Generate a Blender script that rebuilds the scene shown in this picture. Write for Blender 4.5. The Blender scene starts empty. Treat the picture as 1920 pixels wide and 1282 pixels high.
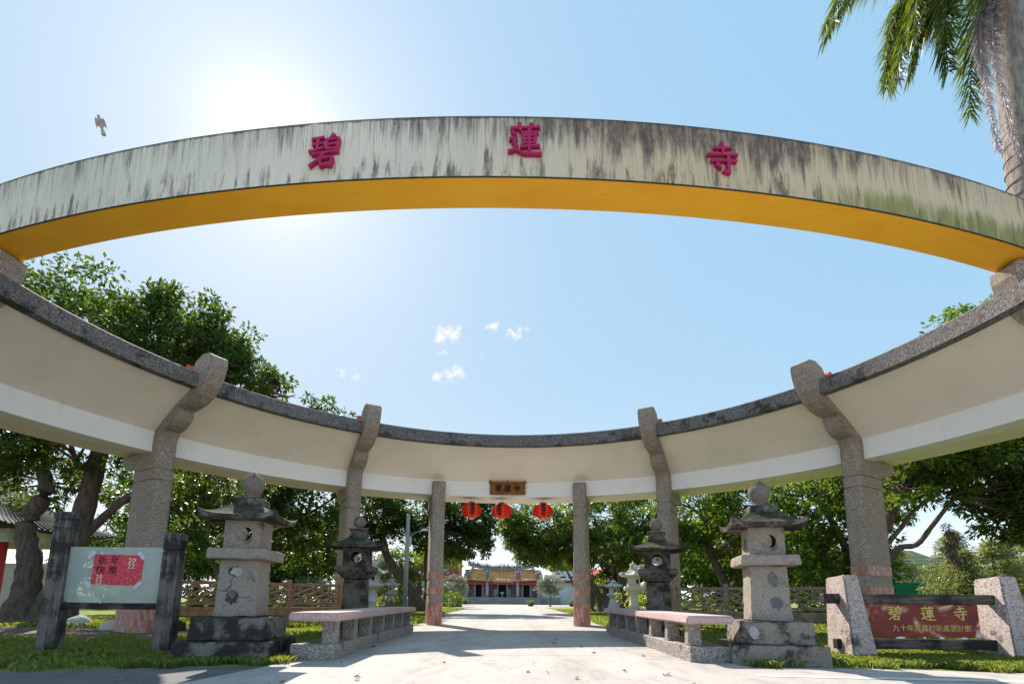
import bpy, bmesh, math, random
import numpy as np
from mathutils import Matrix, Vector

R = math.radians
random.seed(7)
rng = np.random.default_rng(11)
scene = bpy.context.scene
col = scene.collection

# ------------------------------------------------------------------ camera
PITCH, YAW, ROLL, FPX, PPY = .156, .003, .0095, 950.0, 973.7
cd = bpy.data.cameras.new('camera')
cam = bpy.data.objects.new('camera', cd)
col.objects.link(cam)
cp, sp, cy, sy = math.cos(PITCH), math.sin(PITCH), math.cos(YAW), math.sin(YAW)
rt = Vector((cy, -sy, 0)); fw = Vector((sy*cp, cy*cp, sp)); up = Vector((-sy*sp, -cy*sp, cp))
cr, sr = math.cos(ROLL), math.sin(ROLL)
cx_, cy_ = rt*cr + up*sr, up*cr - rt*sr
cam.matrix_world = Matrix(((cx_.x, cy_.x, -fw.x, .052), (cx_.y, cy_.y, -fw.y, 0), (cx_.z, cy_.z, -fw.z, .8), (0, 0, 0, 1)))
cd.sensor_fit = 'HORIZONTAL'
cd.sensor_width = 36
cd.lens = FPX/1920*36
cd.shift_y = (PPY-641)/1920
cd.clip_start, cd.clip_end = .05, 6000
scene.camera = cam

# ------------------------------------------------------------------ sky, sun, exposure
SUN_EL, SUN_AZ = R(41.5), R(-28.5)          # azimuth from +Y towards +X
sun_dir = Vector((math.sin(SUN_AZ)*math.cos(SUN_EL), math.cos(SUN_AZ)*math.cos(SUN_EL), math.sin(SUN_EL)))
w = bpy.data.worlds.new('World'); scene.world = w; w.use_nodes = True
nt = w.node_tree; nt.nodes.clear()
def wn(t, **k):
    n = nt.nodes.new(t)
    for a, b in k.items(): setattr(n, a, b)
    return n
def wl(a, b): nt.links.new(a, b)
def wmath(op, a, b=None, c=None):
    n = wn('ShaderNodeMath', operation=op)
    for i, v in enumerate((a, b, c)):
        if v is None: continue
        if isinstance(v, (int, float)): n.inputs[i].default_value = v
        else: wl(v, n.inputs[i])
    return n.outputs[0]
sky = wn('ShaderNodeTexSky', sky_type='NISHITA', sun_disc=False, sun_elevation=SUN_EL, sun_rotation=SUN_AZ,
         altitude=0, air_density=1.0, dust_density=.5, ozone_density=1.0)
sks = wn('ShaderNodeSeparateColor'); wl(sky.outputs[0], sks.inputs[0]); skt = wn('ShaderNodeCombineColor')
for i, (e, k) in enumerate(((.33, 1.22), (.16, 2.0), (.05, 2.95))):
    wl(wmath('MULTIPLY', wmath('POWER', sks.outputs[i], e), k), skt.inputs[i])
tc = wn('ShaderNodeTexCoord')
dt = wn('ShaderNodeVectorMath', operation='DOT_PRODUCT'); wl(tc.outputs['Generated'], dt.inputs[0]); dt.inputs[1].default_value = sun_dir
dp = wmath('MAXIMUM', dt.outputs['Value'], 0.0)
glow = wmath('ADD', wmath('MULTIPLY', wmath('POWER', dp, 380.0), 1.6), wmath('MULTIPLY', wmath('POWER', dp, 40.0), .5))
sz_ = wn('ShaderNodeSeparateXYZ'); wl(tc.outputs['Generated'], sz_.inputs[0])
haze_ = wmath('MULTIPLY', wmath('POWER', wmath('SUBTRACT', 1.0, wmath('MAXIMUM', sz_.outputs[2], 0.0)), 9.0), 3.2)
glow = wmath('ADD', glow, haze_)
skw = wn('ShaderNodeMix', data_type='RGBA', blend_type='ADD'); skw.inputs['Factor'].default_value = 1; wl(skt.outputs[0], skw.inputs['A']); wl(glow, skw.inputs['B'])
cn = wn('ShaderNodeTexNoise'); cn.inputs['Scale'].default_value = 55; cn.inputs['Detail'].default_value = 7; cn.inputs['Roughness'].default_value = .7
wl(tc.outputs['Generated'], cn.inputs['Vector'])
cloud = None
for (d, a, b, k) in (((-.1186, .8683, .4817), .030, .017, 1.0), ((-.131, .868, .476), .018, .014, 1.0), ((-.0354, .8671, .4968), .020, .008, .95), ((.0041, .8747, .4846), .015, .011, .95),
                     ((.0237, .8689, .4944), .016, .008, .75), ((-.0985, .9009, .424), .016, .013, .9), ((-.1157, .9027, .4144), .02, .013, .85), ((-.135, .9027, .412), .022, .010, .6),
                     ((-.1245, .8835, .4517), .013, .006, .75), ((-.0574, .8886, .4551), .008, .006, .6), ((-.30, .862, .402), .03, .012, .75)):
    s = wn('ShaderNodeVectorMath', operation='SUBTRACT'); wl(tc.outputs['Generated'], s.inputs[0]); s.inputs[1].default_value = d
    m = wn('ShaderNodeVectorMath', operation='MULTIPLY'); wl(s.outputs[0], m.inputs[0]); m.inputs[1].default_value = (.8/a, .48/b, .8/b)
    l = wn('ShaderNodeVectorMath', operation='LENGTH'); wl(m.outputs[0], l.inputs[0])
    v = wmath('MULTIPLY', wmath('SUBTRACT', 1.0, l.outputs['Value']), k)
    cloud = v if cloud is None else wmath('MAXIMUM', cloud, v)
mask = wmath('ADD', cloud, wmath('MULTIPLY', wmath('SUBTRACT', cn.outputs['Fac'], .56), 3.4))
mr = wn('ShaderNodeMapRange', interpolation_type='SMOOTHSTEP'); mr.inputs['From Min'].default_value = 0; mr.inputs['From Max'].default_value = .75; mr.inputs['To Max'].default_value = .95
wl(mask, mr.inputs['Value'])
gate_ = wn('ShaderNodeMapRange', interpolation_type='SMOOTHSTEP'); gate_.inputs['From Min'].default_value = -.15; gate_.inputs['From Max'].default_value = .3
wl(cloud, gate_.inputs['Value'])
cfac = wmath('MULTIPLY', mr.outputs[0], gate_.outputs[0])
mixc = wn('ShaderNodeMix', data_type='RGBA')
wl(cfac, mixc.inputs['Factor']); wl(skw.outputs['Result'], mixc.inputs['A']); mixc.inputs['B'].default_value = (3.5, 3.5, 3.5, 1)
bg = wn('ShaderNodeBackground'); bg.inputs['Strength'].default_value = .075
wl(mixc.outputs['Result'], bg.inputs['Color'])
wo = wn('ShaderNodeOutputWorld'); wl(bg.outputs[0], wo.inputs['Surface'])

ld = bpy.data.lights.new('sun', 'SUN'); ld.energy = 2.4; ld.angle = R(.53); ld.color = (1, .91, .80)
sun = bpy.data.objects.new('sun', ld); col.objects.link(sun)
sun.rotation_euler = sun_dir.to_track_quat('Z', 'Y').to_euler()
sun.location = (-20, 36, 36)
vs = scene.view_settings
vs.view_transform = 'Standard'; vs.look = 'None'; vs.gamma = 1; vs.use_curve_mapping = False
vs.exposure = 1.95
scene.render.engine = 'CYCLES'
scene.cycles.max_bounces = 8; scene.cycles.diffuse_bounces = 6; scene.cycles.transparent_max_bounces = 16
scene.cycles.use_denoising = True

# ------------------------------------------------------------------ helpers
def tag(o, label=None, cat=None, group=None, kind=None):
    if label: o['label'] = label
    if cat: o['category'] = cat
    if group: o['group'] = group
    if kind: o['kind'] = kind
    return o
def mk(name, me, parent=None, loc=(0, 0, 0), rot=(0, 0, 0), mat=None, **k):
    o = bpy.data.objects.new(name, me); col.objects.link(o)
    o.location = loc; o.rotation_euler = rot
    if parent: o.parent = parent
    if mat is not None and me is not None and len(me.materials) == 0: me.materials.append(mat)
    return tag(o, **k)
def thing(name, label, cat, loc=(0, 0, 0), rz=0, group=None):
    o = bpy.data.objects.new(name, None); col.objects.link(o); o.empty_display_size = .2
    o.location = loc; o.rotation_euler = (0, 0, rz)
    return tag(o, label, cat, group)
def copy_tree(o, parent=None):
    c = o.copy(); col.objects.link(c); c.parent = parent
    for ch in o.children: copy_tree(ch, c)
    return c
def raw(vf, smooth=False, name='mesh'):
    me = bpy.data.meshes.new(name)
    me.from_pydata([tuple(v) for v in vf[0]], [], [tuple(f) for f in vf[1]])
    if smooth: me.polygons.foreach_set('use_smooth', [True]*len(me.polygons))
    me.update(); return me
def fixn(me, bevel=0, seg=1, smooth_ang=None):
    bm = bmesh.new(); bm.from_mesh(me)
    bmesh.ops.remove_doubles(bm, verts=bm.verts, dist=1e-5)
    bmesh.ops.recalc_face_normals(bm, faces=bm.faces)
    if bevel:
        es = [e for e in bm.edges if len(e.link_faces) == 2 and e.calc_face_angle(0) > R(28)]
        bmesh.ops.bevel(bm, geom=es, offset=bevel, segments=seg, affect='EDGES', clamp_overlap=True)
    bm.to_mesh(me); bm.free(); return me
from mathutils import noise as mnoise
def worn(me, amp=.006, cuts=5, seed=0):
    bm = bmesh.new(); bm.from_mesh(me); bmesh.ops.recalc_face_normals(bm, faces=bm.faces)
    long_ = [e for e in bm.edges if e.calc_length() > .06]
    bmesh.ops.subdivide_edges(bm, edges=long_, cuts=cuts, use_grid_fill=True)
    bm.normal_update(); o = Vector((seed*3.7, seed*1.3, 0))
    for v in bm.verts:
        k = mnoise.noise(v.co*5+o)*1.0+mnoise.noise(v.co*17+o)*.7
        edge_ = 1+1.4*(max((e.calc_face_angle(0) for e in v.link_edges if len(e.link_faces) == 2), default=0) > .5)
        v.co += v.normal*amp*k*edge_
    bm.to_mesh(me); bm.free(); return me
def join(*vfs):
    V, F = [], []
    for v, f in vfs:
        n = len(V); V += [tuple(p) for p in v]; F += [tuple(i+n for i in q) for q in f]
    return V, F
def cube(x0, x1, y0, y1, z0, z1):
    v = [(x0, y0, z0), (x1, y0, z0), (x1, y1, z0), (x0, y1, z0), (x0, y0, z1), (x1, y0, z1), (x1, y1, z1), (x0, y1, z1)]
    return v, [(0, 3, 2, 1), (4, 5, 6, 7), (0, 1, 5, 4), (1, 2, 6, 5), (2, 3, 7, 6), (3, 0, 4, 7)]
def xf(vf, m): return [tuple(m @ Vector(p)) for p in vf[0]], vf[1]
def T(x=0, y=0, z=0, rx=0, ry=0, rz=0, s=1):
    return Matrix.Translation((x, y, z)) @ Matrix.Rotation(rz, 4, 'Z') @ Matrix.Rotation(ry, 4, 'Y') @ Matrix.Rotation(rx, 4, 'X') @ Matrix.Scale(s, 4)
def loft(rings, close=True, caps=True):
    n = len(rings[0]); V = [p for r in rings for p in r]; F = []
    for i in range(len(rings)-1):
        for j in range(n if close else n-1):
            k = (j+1) % n
            F.append((i*n+j, i*n+k, (i+1)*n+k, (i+1)*n+j))
    if caps:
        F.append(tuple(range(n))[::-1]); F.append(tuple((len(rings)-1)*n+j for j in range(n)))
    return V, F
def lathe(prof, n=20, caps=True):
    return loft([[(r*math.cos(2*math.pi*j/n), r*math.sin(2*math.pi*j/n), z) for j in range(n)] for r, z in prof], caps=caps)
def poly_lathe(prof, sides, sub=1, lift=None, rot=0):
    rings = []
    for t, (r, z) in enumerate(prof):
        ring = []
        for j in range(sides):
            a0, a1 = 2*math.pi*j/sides+rot, 2*math.pi*(j+1)/sides+rot
            for s in range(sub):
                u = s/sub
                x = r*((1-u)*math.cos(a0)+u*math.cos(a1)); y = r*((1-u)*math.sin(a0)+u*math.sin(a1))
                c = abs(2*u-1)
                ring.append((x, y, z+(lift[t]*c**4 if lift else 0)))
        rings.append(ring)
    return loft(rings)
def block(prof, rot=0):                     # square section of half-widths h at heights z
    return poly_lathe([(h*math.sqrt(2), z) for h, z in prof], 4, 1, None, math.pi/4+rot)
def tube(pts, rad, n=8, caps=True):
    pts = [Vector(p) for p in pts]; rings = []
    if not hasattr(rad, '__len__'): rad = [rad]*len(pts)
    up_ = Vector((0, 0, 1))
    for i, p in enumerate(pts):
        d = (pts[min(i+1, len(pts)-1)]-pts[max(i-1, 0)]).normalized()
        a = d.cross(up_ if abs(d.z) < .95 else Vector((1, 0, 0))).normalized(); b = a.cross(d).normalized()
        rings.append([tuple(p+(a*math.cos(2*math.pi*j/n)+b*math.sin(2*math.pi*j/n))*rad[i]) for j in range(n)])
    return loft(rings, caps=caps)
def smoothpath(P, n=5):
    P = [Vector(p) for p in P]; out = []
    for i in range(len(P)-1):
        a, b, c, d = P[max(i-1, 0)], P[i], P[i+1], P[min(i+2, len(P)-1)]
        for k in range(n):
            t = k/n
            out.append(.5*((2*b)+(c-a)*t+(2*a-5*b+4*c-d)*t*t+(3*b-a-3*c+d)*t**3))
    return out+[P[-1]]
def _curve_mesh(cu):
    o = bpy.data.objects.new('tmp', cu); col.objects.link(o)
    dg = bpy.context.evaluated_depsgraph_get()
    me = bpy.data.meshes.new_from_object(o.evaluated_get(dg))
    bpy.data.objects.remove(o); bpy.data.curves.remove(cu)
    me.materials.clear()
    return me
def text(s, size, depth, bold=0, shear=0, space=1.0, wide=1.0):   # faces -Y, centred on the origin
    cu = bpy.data.curves.new('t', 'FONT'); cu.body = s; cu.size = size; cu.extrude = depth/2; cu.offset = bold; cu.shear = shear
    cu.resolution_u = 3; cu.space_character = space; cu.align_x = 'CENTER'; cu.align_y = 'CENTER'
    me = _curve_mesh(cu)
    n = len(me.vertices); a = np.empty(n*3, 'f'); me.vertices.foreach_get('co', a); a = a.reshape(-1, 3)
    if n:
        c = (a.max(0)+a.min(0))/2; a[:, :2] -= c[:2]
    b = np.c_[a[:, 0]*wide, -a[:, 2], a[:, 1]]
    me.vertices.foreach_set('co', b.astype('f').ravel()); me.update(); return me
def plate(outer, holes, t):                 # flat plate in XZ, thickness t along Y (centred)
    cu = bpy.data.curves.new('p', 'CURVE'); cu.dimensions = '2D'; cu.fill_mode = 'BOTH'; cu.extrude = t/2
    for pts in [outer]+holes:
        s = cu.splines.new('POLY'); s.points.add(len(pts)-1); s.use_cyclic_u = True
        for p, q in zip(s.points, pts): p.co = (q[0], q[1], 0, 1)
    me = _curve_mesh(cu)
    V = [(v.co.x, -v.co.z, v.co.y) for v in me.vertices]; F = [tuple(p.vertices) for p in me.polygons]
    bpy.data.meshes.remove(me); return V, F
STROKES = {
 '碧': [((.07,.91),(.44,.95)), ((.10,.73),(.42,.77)), ((.27,.93),(.25,.57)), ((.0,.52),(.2,.54),(.47,.63)), ((.78,1.02),(.66,.88)), ((.55,.86),(.60,.53)), ((.55,.85),(.95,.89),(.89,.53)), ((.60,.70),(.89,.73)), ((.60,.56),(.88,.58)),
        ((.10,.42),(.93,.48)), ((.50,.45),(.32,.24),(.03,.05)), ((.36,.28),(.40,.02)), ((.36,.27),(.78,.30),(.70,.02)), ((.39,.06),(.72,.07))],
 '蓮': [((.06,.85),(.94,.90)), ((.32,1.0),(.36,.78)), ((.70,1.0),(.63,.79)), ((.40,.70),(.90,.73)), ((.45,.62),(.48,.36)), ((.45,.61),(.84,.64),(.80,.36)), ((.48,.50),(.81,.51)), ((.47,.38),(.80,.385)), ((.37,.26),(.94,.30)), ((.63,.79),(.63,.13)),
        ((.10,.74),(.21,.64)), ((.03,.49),(.25,.53),(.14,.38),(.25,.29),(.10,.12)), ((.0,.10),(.2,.17),(.48,.04),(1.0,.05))],
 '寺': [((.24,.83),(.80,.88)), ((.50,1.02),(.50,.65)), ((.03,.60),(.98,.67)), ((.11,.40),(.94,.47)), ((.67,.62),(.67,.04),(.50,.12)), ((.27,.33),(.42,.18))]}
def glyph(ch, size, depth, w=.085, wide=1):         # brush strokes as raised ribbons, facing -Y
    parts = []
    for i, st in enumerate(STROKES[ch]):
        P = [Vector((x-.5, 0, y-.5)) for x, y in st]; Q = []
        for a, b in zip(P, P[1:]):
            for k in range(4): Q.append(a.lerp(b, k/4))
        Q.append(P[-1]); n = len(Q); f, bk = [], []
        yf, yb = -depth/2-.0006*i, depth/2
        for k, p in enumerate(Q):
            t = k/(n-1); d = (Q[min(k+1, n-1)]-Q[max(k-1, 0)]).normalized(); nn = Vector((-d.z, 0, d.x))
            hor = abs(d.x) > abs(d.z); ww = w*.5*(.82 if hor else 1.12)*(1.25-1.1*t+1.0*t*t if hor else 1.2-.35*t)
            e = -d*w*.25 if k == 0 else (d*w*.2 if k == n-1 else Vector())
            f.append([((q.x)*size*wide, yf, (q.z)*size) for q in (p+e+nn*ww, p+e-nn*ww)]); bk.append([(x, yb, z) for x, _, z in f[-1]])
        parts.append(loft([[f[k][0], f[k][1], bk[k][1], bk[k][0]] for k in range(n)]))
    return fixn(raw(join(*parts)))
def circ2(r, n=24, cx=0, cz=0): return [(cx+r*math.cos(2*math.pi*i/n), cz+r*math.sin(2*math.pi*i/n)) for i in range(n)]
def rect2(x0, x1, z0, z1): return [(x0, z0), (x1, z0), (x1, z1), (x0, z1)]
def nmesh(V, F, mat, smooth=False):         # numpy arrays, all faces the same size
    me = bpy.data.meshes.new('m'); n, k = len(F), F.shape[1]
    me.vertices.add(len(V)); me.vertices.foreach_set('co', V.astype('f').ravel())
    me.loops.add(n*k); me.loops.foreach_set('vertex_index', F.astype('i').ravel())
    me.polygons.add(n); me.polygons.foreach_set('loop_start', np.arange(0, n*k, k, dtype='i')); me.polygons.foreach_set('loop_total', np.full(n, k, 'i'))
    if smooth: me.polygons.foreach_set('use_smooth', np.ones(n, bool))
    me.update(calc_edges=True); me.materials.append(mat); return me

# ------------------------------------------------------------------ materials
class NG:
    def __init__(s, name, rough=.8, spec=.3):
        s.m = bpy.data.materials.new(name); s.m.use_nodes = True; s.t = s.m.node_tree; s.t.nodes.clear()
        s.out = s.t.nodes.new('ShaderNodeOutputMaterial'); s.b = s.t.nodes.new('ShaderNodeBsdfPrincipled')
        s.b.inputs['Roughness'].default_value = rough; s.b.inputs['Specular IOR Level'].default_value = spec
        s.t.links.new(s.b.outputs[0], s.out.inputs[0]); s._c = None
    def n(s, t, **k):
        n = s.t.nodes.new(t)
        for a, b in k.items(): setattr(n, a, b)
        return n
    def l(s, a, b): s.t.links.new(a, b)
    def put(s, v, i):
        if hasattr(v, 'is_linked') or hasattr(v, 'links'): s.l(v, i)
        elif isinstance(v, (tuple, list)): i.default_value = (*v, 1) if len(v) == 3 and i.type == 'RGBA' else v
        else: i.default_value = v
    def coord(s, sc=(1, 1, 1), kind='Object', rot=(0, 0, 0)):
        if s._c is None: s._c = s.n('ShaderNodeTexCoord')
        mp = s.n('ShaderNodeMapping'); s.l(s._c.outputs[kind], mp.inputs['Vector']); mp.inputs['Scale'].default_value = sc; mp.inputs['Rotation'].default_value = rot
        return mp.outputs[0]
    def noise(s, scale, detail=5, rough=.55, sc=(1, 1, 1), vec=None, kind='Object', dist=0):
        n = s.n('ShaderNodeTexNoise'); n.inputs['Scale'].default_value = scale; n.inputs['Detail'].default_value = detail; n.inputs['Roughness'].default_value = rough; n.inputs['Distortion'].default_value = dist
        s.l(vec or s.coord(sc, kind), n.inputs['Vector']); return n.outputs['Fac']
    def voro(s, scale, out='Color', sc=(1, 1, 1), feature='F1'):
        n = s.n('ShaderNodeTexVoronoi', feature=feature); n.inputs['Scale'].default_value = scale
        s.l(s.coord(sc), n.inputs['Vector']); return n.outputs[out]
    def ramp(s, f, *st, interp='LINEAR'):
        n = s.n('ShaderNodeValToRGB'); n.color_ramp.interpolation = interp; e = n.color_ramp.elements
        while len(e) < len(st): e.new(.5)
        for q, (p, c) in zip(e, st):
            q.position = p; q.color = (c, c, c, 1) if isinstance(c, (int, float)) else (*c, 1)
        s.l(f, n.inputs['Fac']); return n.outputs['Color']
    def mix(s, f, a, b, mode='MIX'):
        n = s.n('ShaderNodeMix', data_type='RGBA', blend_type=mode)
        s.put(f, n.inputs['Factor']); s.put(a, n.inputs['A']); s.put(b, n.inputs['B']); return n.outputs['Result']
    def math(s, op, a, b=0.0):
        n = s.n('ShaderNodeMath', operation=op); s.put(a, n.inputs[0]); s.put(b, n.inputs[1]); return n.outputs[0]
    def mr(s, v, a, b, c=0.0, d=1.0):
        n = s.n('ShaderNodeMapRange', interpolation_type='SMOOTHSTEP'); s.l(v, n.inputs['Value'])
        for q, x in zip(('From Min', 'From Max', 'To Min', 'To Max'), (a, b, c, d)): n.inputs[q].default_value = x
        return n.outputs[0]
    def sep(s, kind='Object'):
        n = s.n('ShaderNodeSeparateXYZ'); s.l(s.coord((1, 1, 1), kind), n.inputs[0]); return n.outputs
    def nz(s):
        g = s.n('ShaderNodeNewGeometry'); n = s.n('ShaderNodeSeparateXYZ'); s.l(g.outputs['Normal'], n.inputs[0]); return n.outputs[2]
    def isl(s): return s.n('ShaderNodeNewGeometry').outputs['Random Per Island']
    def orand(s): return s.n('ShaderNodeObjectInfo').outputs['Random']
    def bump(s, h, st=.3, d=.02):
        n = s.n('ShaderNodeBump'); n.inputs['Strength'].default_value = st; n.inputs['Distance'].default_value = d
        s.l(h, n.inputs['Height']); s.l(n.outputs[0], s.b.inputs['Normal'])
    def col(s, c): s.put(c, s.b.inputs['Base Color']); return s.m

def m_granite(name, lo, mid, hi, scale=62, mould=0.0):
    g = NG(name, .85, .25)
    v = g.voro(scale); sepc = g.n('ShaderNodeSeparateColor'); g.l(v, sepc.inputs[0])
    c = g.ramp(sepc.outputs[0], (.0, lo), (.35, mid), (.75, mid), (1, hi))
    c = g.mix(g.mr(g.noise(1.3, 4), .3, .7, 0, .35), c, tuple(x*.72 for x in mid), 'MIX')
    if mould:
        c = g.mix(g.mr(g.noise(2.2, 8, .66), .62-mould*.3, .72-mould*.3, 0, .85), c, (.035, .033, .03))
    g.bump(sepc.outputs[1], .5, .012)
    return g.col(c)
def m_plaster(name, base, var=.12, scale=.8):
    g = NG(name, .75, .2)
    c = g.mix(g.mr(g.noise(scale, 6), .3, .75, 0, 1), base, tuple(x*(1-var) for x in base))
    c = g.mix(g.mr(g.noise(2.5, 7, .7, (1, 1, .5)), .56, .74, 0, .4), c, tuple(x*.66 for x in base))
    c = g.mix(g.mr(g.noise(1, 7, .7, (9, 9, .8)), .62, .8, 0, .22), c, tuple(x*.5 for x in base))
    g.bump(g.noise(30, 4), .12, .01)
    return g.col(c)
def m_arch_face():
    g = NG('weathered painted concrete', .85, .2)
    base = g.mix(g.mr(g.noise(.7, 5), .35, .7), (.74, .665, .545), (.61, .555, .465))
    x, y, z = g.sep()[:3]
    right = g.mr(x, -1.5, 2.2)
    base = g.mix(g.math('MULTIPLY', right, .85), base, (.56, .44, .28))
    zz = g.mr(z, 6.1, 6.98)
    fine = g.noise(1, 8, .75, (13, 13, .8)); broad = g.noise(1, 5, .6, (1.3, 1.3, .15)); mid = g.noise(1, 8, .72, (6, 6, .5))
    # runs that start at the top edge
    top = g.math('ADD', g.math('MULTIPLY', zz, .16), g.math('MULTIPLY', g.math('MULTIPLY', g.mr(x, -.5, 1.6), g.mr(x, 6.5, 3.2)), .085))
    s1 = g.mr(g.math('ADD', fine, top), .66, .82, 0, .8)
    s2 = g.mr(g.math('ADD', g.math('MULTIPLY', g.math('ADD', broad, mid), .5), g.math('ADD', top, -.015)), .62, .73, 0, .92)
    hair = g.mr(g.math('ADD', g.noise(1, 6, .8, (38, 38, .7)), g.math('MULTIPLY', zz, .1)), .54, .74, 0, .62)
    bot = g.math('MULTIPLY', g.math('SUBTRACT', 1.0, zz), .2)
    s3 = g.mr(g.math('ADD', g.noise(1, 8, .75, (7, 7, 1.0)), bot), .67, .79, 0, .85)
    brk = g.mr(g.noise(7, 8, .75, (2, 2, .6)), .34, .6, .45, 1); s1 = g.math('MULTIPLY', s1, brk); s2 = g.math('MULTIPLY', s2, brk); s3 = g.math('MULTIPLY', s3, brk)
    c = g.mix(hair, base, (.22, .19, .16)); c = g.mix(s1, c, (.13, .11, .10)); c = g.mix(s2, c, (.10, .075, .068)); c = g.mix(s3, c, (.07, .06, .055))
    c = g.mix(g.mr(g.noise(26, 6, .7), .62, .74, 0, .6), c, (.06, .055, .05))
    green = g.math('MULTIPLY', g.mr(x, 1.6, 6.0), g.math('SUBTRACT', 1.0, g.mr(z, 6.15, 6.85)))
    c = g.mix(g.mr(g.math('MULTIPLY', green, g.noise(1, 8, .75, (7, 7, .7))), .24, .50, 0, .75), c, (.17, .19, .035))
    top2 = g.mr(g.math('ADD', z, g.math('MULTIPLY', g.noise(9, 5), .1)), 6.985, 7.02, 0, .8)
    c = g.mix(top2, c, (.07, .065, .055))
    g.bump(g.noise(40, 5), .2, .01)
    return g.col(c)
def m_orange():
    g = NG('orange paint', .6, .3)
    c = g.mix(g.mr(g.noise(1.1, 6, .6, (1, 2, 1)), .35, .7), (1.0, .52, .035), (.94, .44, .025))
    c = g.mix(g.mr(g.noise(3, 8, .7, (1, 1, 1), dist=.6), .60, .74, 0, .42), c, (.34, .16, .03))
    g.bump(g.noise(25, 4), .1, .01)
    return g.col(c)
def m_stone(name, base, mould, moss=.5, speck=.25):
    g = NG(name, .92, .2)
    v = g.voro(90); s_ = g.n('ShaderNodeSeparateColor'); g.l(v, s_.inputs[0])
    c = g.mix(g.math('MULTIPLY', s_.outputs[0], speck), base, tuple(x*.35 for x in base))
    c = g.mix(g.mr(g.noise(1.7, 5), .35, .7, 0, .45), c, tuple(x*.6 for x in base))
    dk = g.math('ADD', g.noise(3.2, 9, .68), g.math('MULTIPLY', g.mr(g.nz(), .2, .9), .08))
    c = g.mix(g.mr(dk, .70-mould*.34, .84-mould*.34, 0, .93), c, (.028, .026, .023))
    c = g.mix(g.mr(g.noise(14, 6, .7), .60, .72, 0, .5*min(1, mould+.25)), c, (.05, .045, .04))
    c = g.mix(g.math('MULTIPLY', g.mr(g.nz(), .55, .95), g.mr(g.noise(4, 7, .65), .62-moss*.25, .74-moss*.25, 0, .8)), c, (.07, .075, .018))
    h = g.math('ADD', g.math('MULTIPLY', g.noise(60, 5, .7), .5), g.noise(9, 6, .6))
    g.bump(h, .55, .02)
    return g.col(c)
def m_wood(name, base, dark, amt=.5, sc=(14, 14, 1.2)):
    g = NG(name, .8, .2)
    f = g.noise(1.5, 7, .65, sc)
    c = g.mix(g.mr(f, .35, .68), base, tuple(b*.55 for b in base))
    c = g.mix(g.mr(g.math('ADD', g.noise(1.6, 6, .65), g.math('MULTIPLY', f, .25)), .82-amt*.42, .97-amt*.42, 0, .92), c, dark)
    g.bump(f, .5, .012)
    return g.col(c)
def m_flat(name, c, rough=.6, var=.15, scale=3):
    g = NG(name, rough, .3)
    return g.col(g.mix(g.mr(g.noise(scale, 5), .3, .7), c, tuple(x*(1-var) for x in c)))
def m_tile():
    g = NG('pink wall tiles', .45, .4)
    r = g.isl()
    return g.col(g.mix(g.mr(g.noise(3, 4), .4, .75, 0, .35), g.ramp(r, (0, (.40, .17, .13)), (.3, (.52, .25, .20)), (.55, (.46, .20, .15)), (.8, (.60, .33, .27)), interp='CONSTANT'), (.30, .15, .13)))
def m_leaf(name, a, b, trans=.45, tcol=None, gloss=.35):
    g = NG(name, .42, gloss)
    r = g.isl()
    c = g.ramp(r, (0, a), (.5, tuple((x+y)/2 for x, y in zip(a, b))), (.88, b), (.97, (b[0]*2.0, b[1]*1.5, b[2]*1.4)), (1, (b[0]*3, b[1]*1.6, b[2]*1.5)))
    g.put(c, g.b.inputs['Base Color'])
    tr = g.n('ShaderNodeBsdfTranslucent'); tc_ = g.mix(.55, c, tcol or (b[0]*3.4, b[1]*2.9, b[2]*.8)); g.put(tc_, tr.inputs['Color'])
    ms = g.n('ShaderNodeMixShader'); ms.inputs[0].default_value = trans
    g.l(g.b.outputs[0], ms.inputs[1]); g.l(tr.outputs[0], ms.inputs[2]); g.l(ms.outputs[0], g.out.inputs[0])
    return g.m
def m_bark(name, base):
    g = NG(name, .95, .1)
    f = g.noise(3, 8, .7, (4, 4, 1))
    g.bump(f, .9, .05)
    return g.col(g.mix(g.mr(f, .35, .7), base, tuple(x*.4 for x in base)))
def m_ground():
    g = NG('lawn soil', .95, .1)
    x, y = g.sep()[:2]
    gr = g.mix(g.mr(g.noise(1.1, 8, .7), .35, .68), (.17, .22, .045), (.25, .27, .09))
    gr = g.mix(g.mr(g.noise(9, 7, .7), .45, .7, 0, .6), gr, (.09, .13, .025))
    soil = g.mix(g.mr(g.noise(5, 8, .7), .35, .65), (.26, .20, .15), (.14, .105, .08))
    left = g.math('MULTIPLY', g.mr(x, -5.2, -7.6), g.math('MULTIPLY', g.mr(y, 8.3, 9.4), g.mr(y, 21, 16)))
    left = g.mr(g.math('ADD', left, g.math('MULTIPLY', g.math('SUBTRACT', g.noise(.8, 6, .65), .5), 1.4)), .42, .62)
    c = g.mix(left, gr, soil)
    c = g.mix(g.mr(g.noise(.6, 7, .7), .62, .72, 0, .55), c, soil)
    g.bump(g.noise(22, 6, .7), .8, .05)
    return g.col(c)
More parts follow.
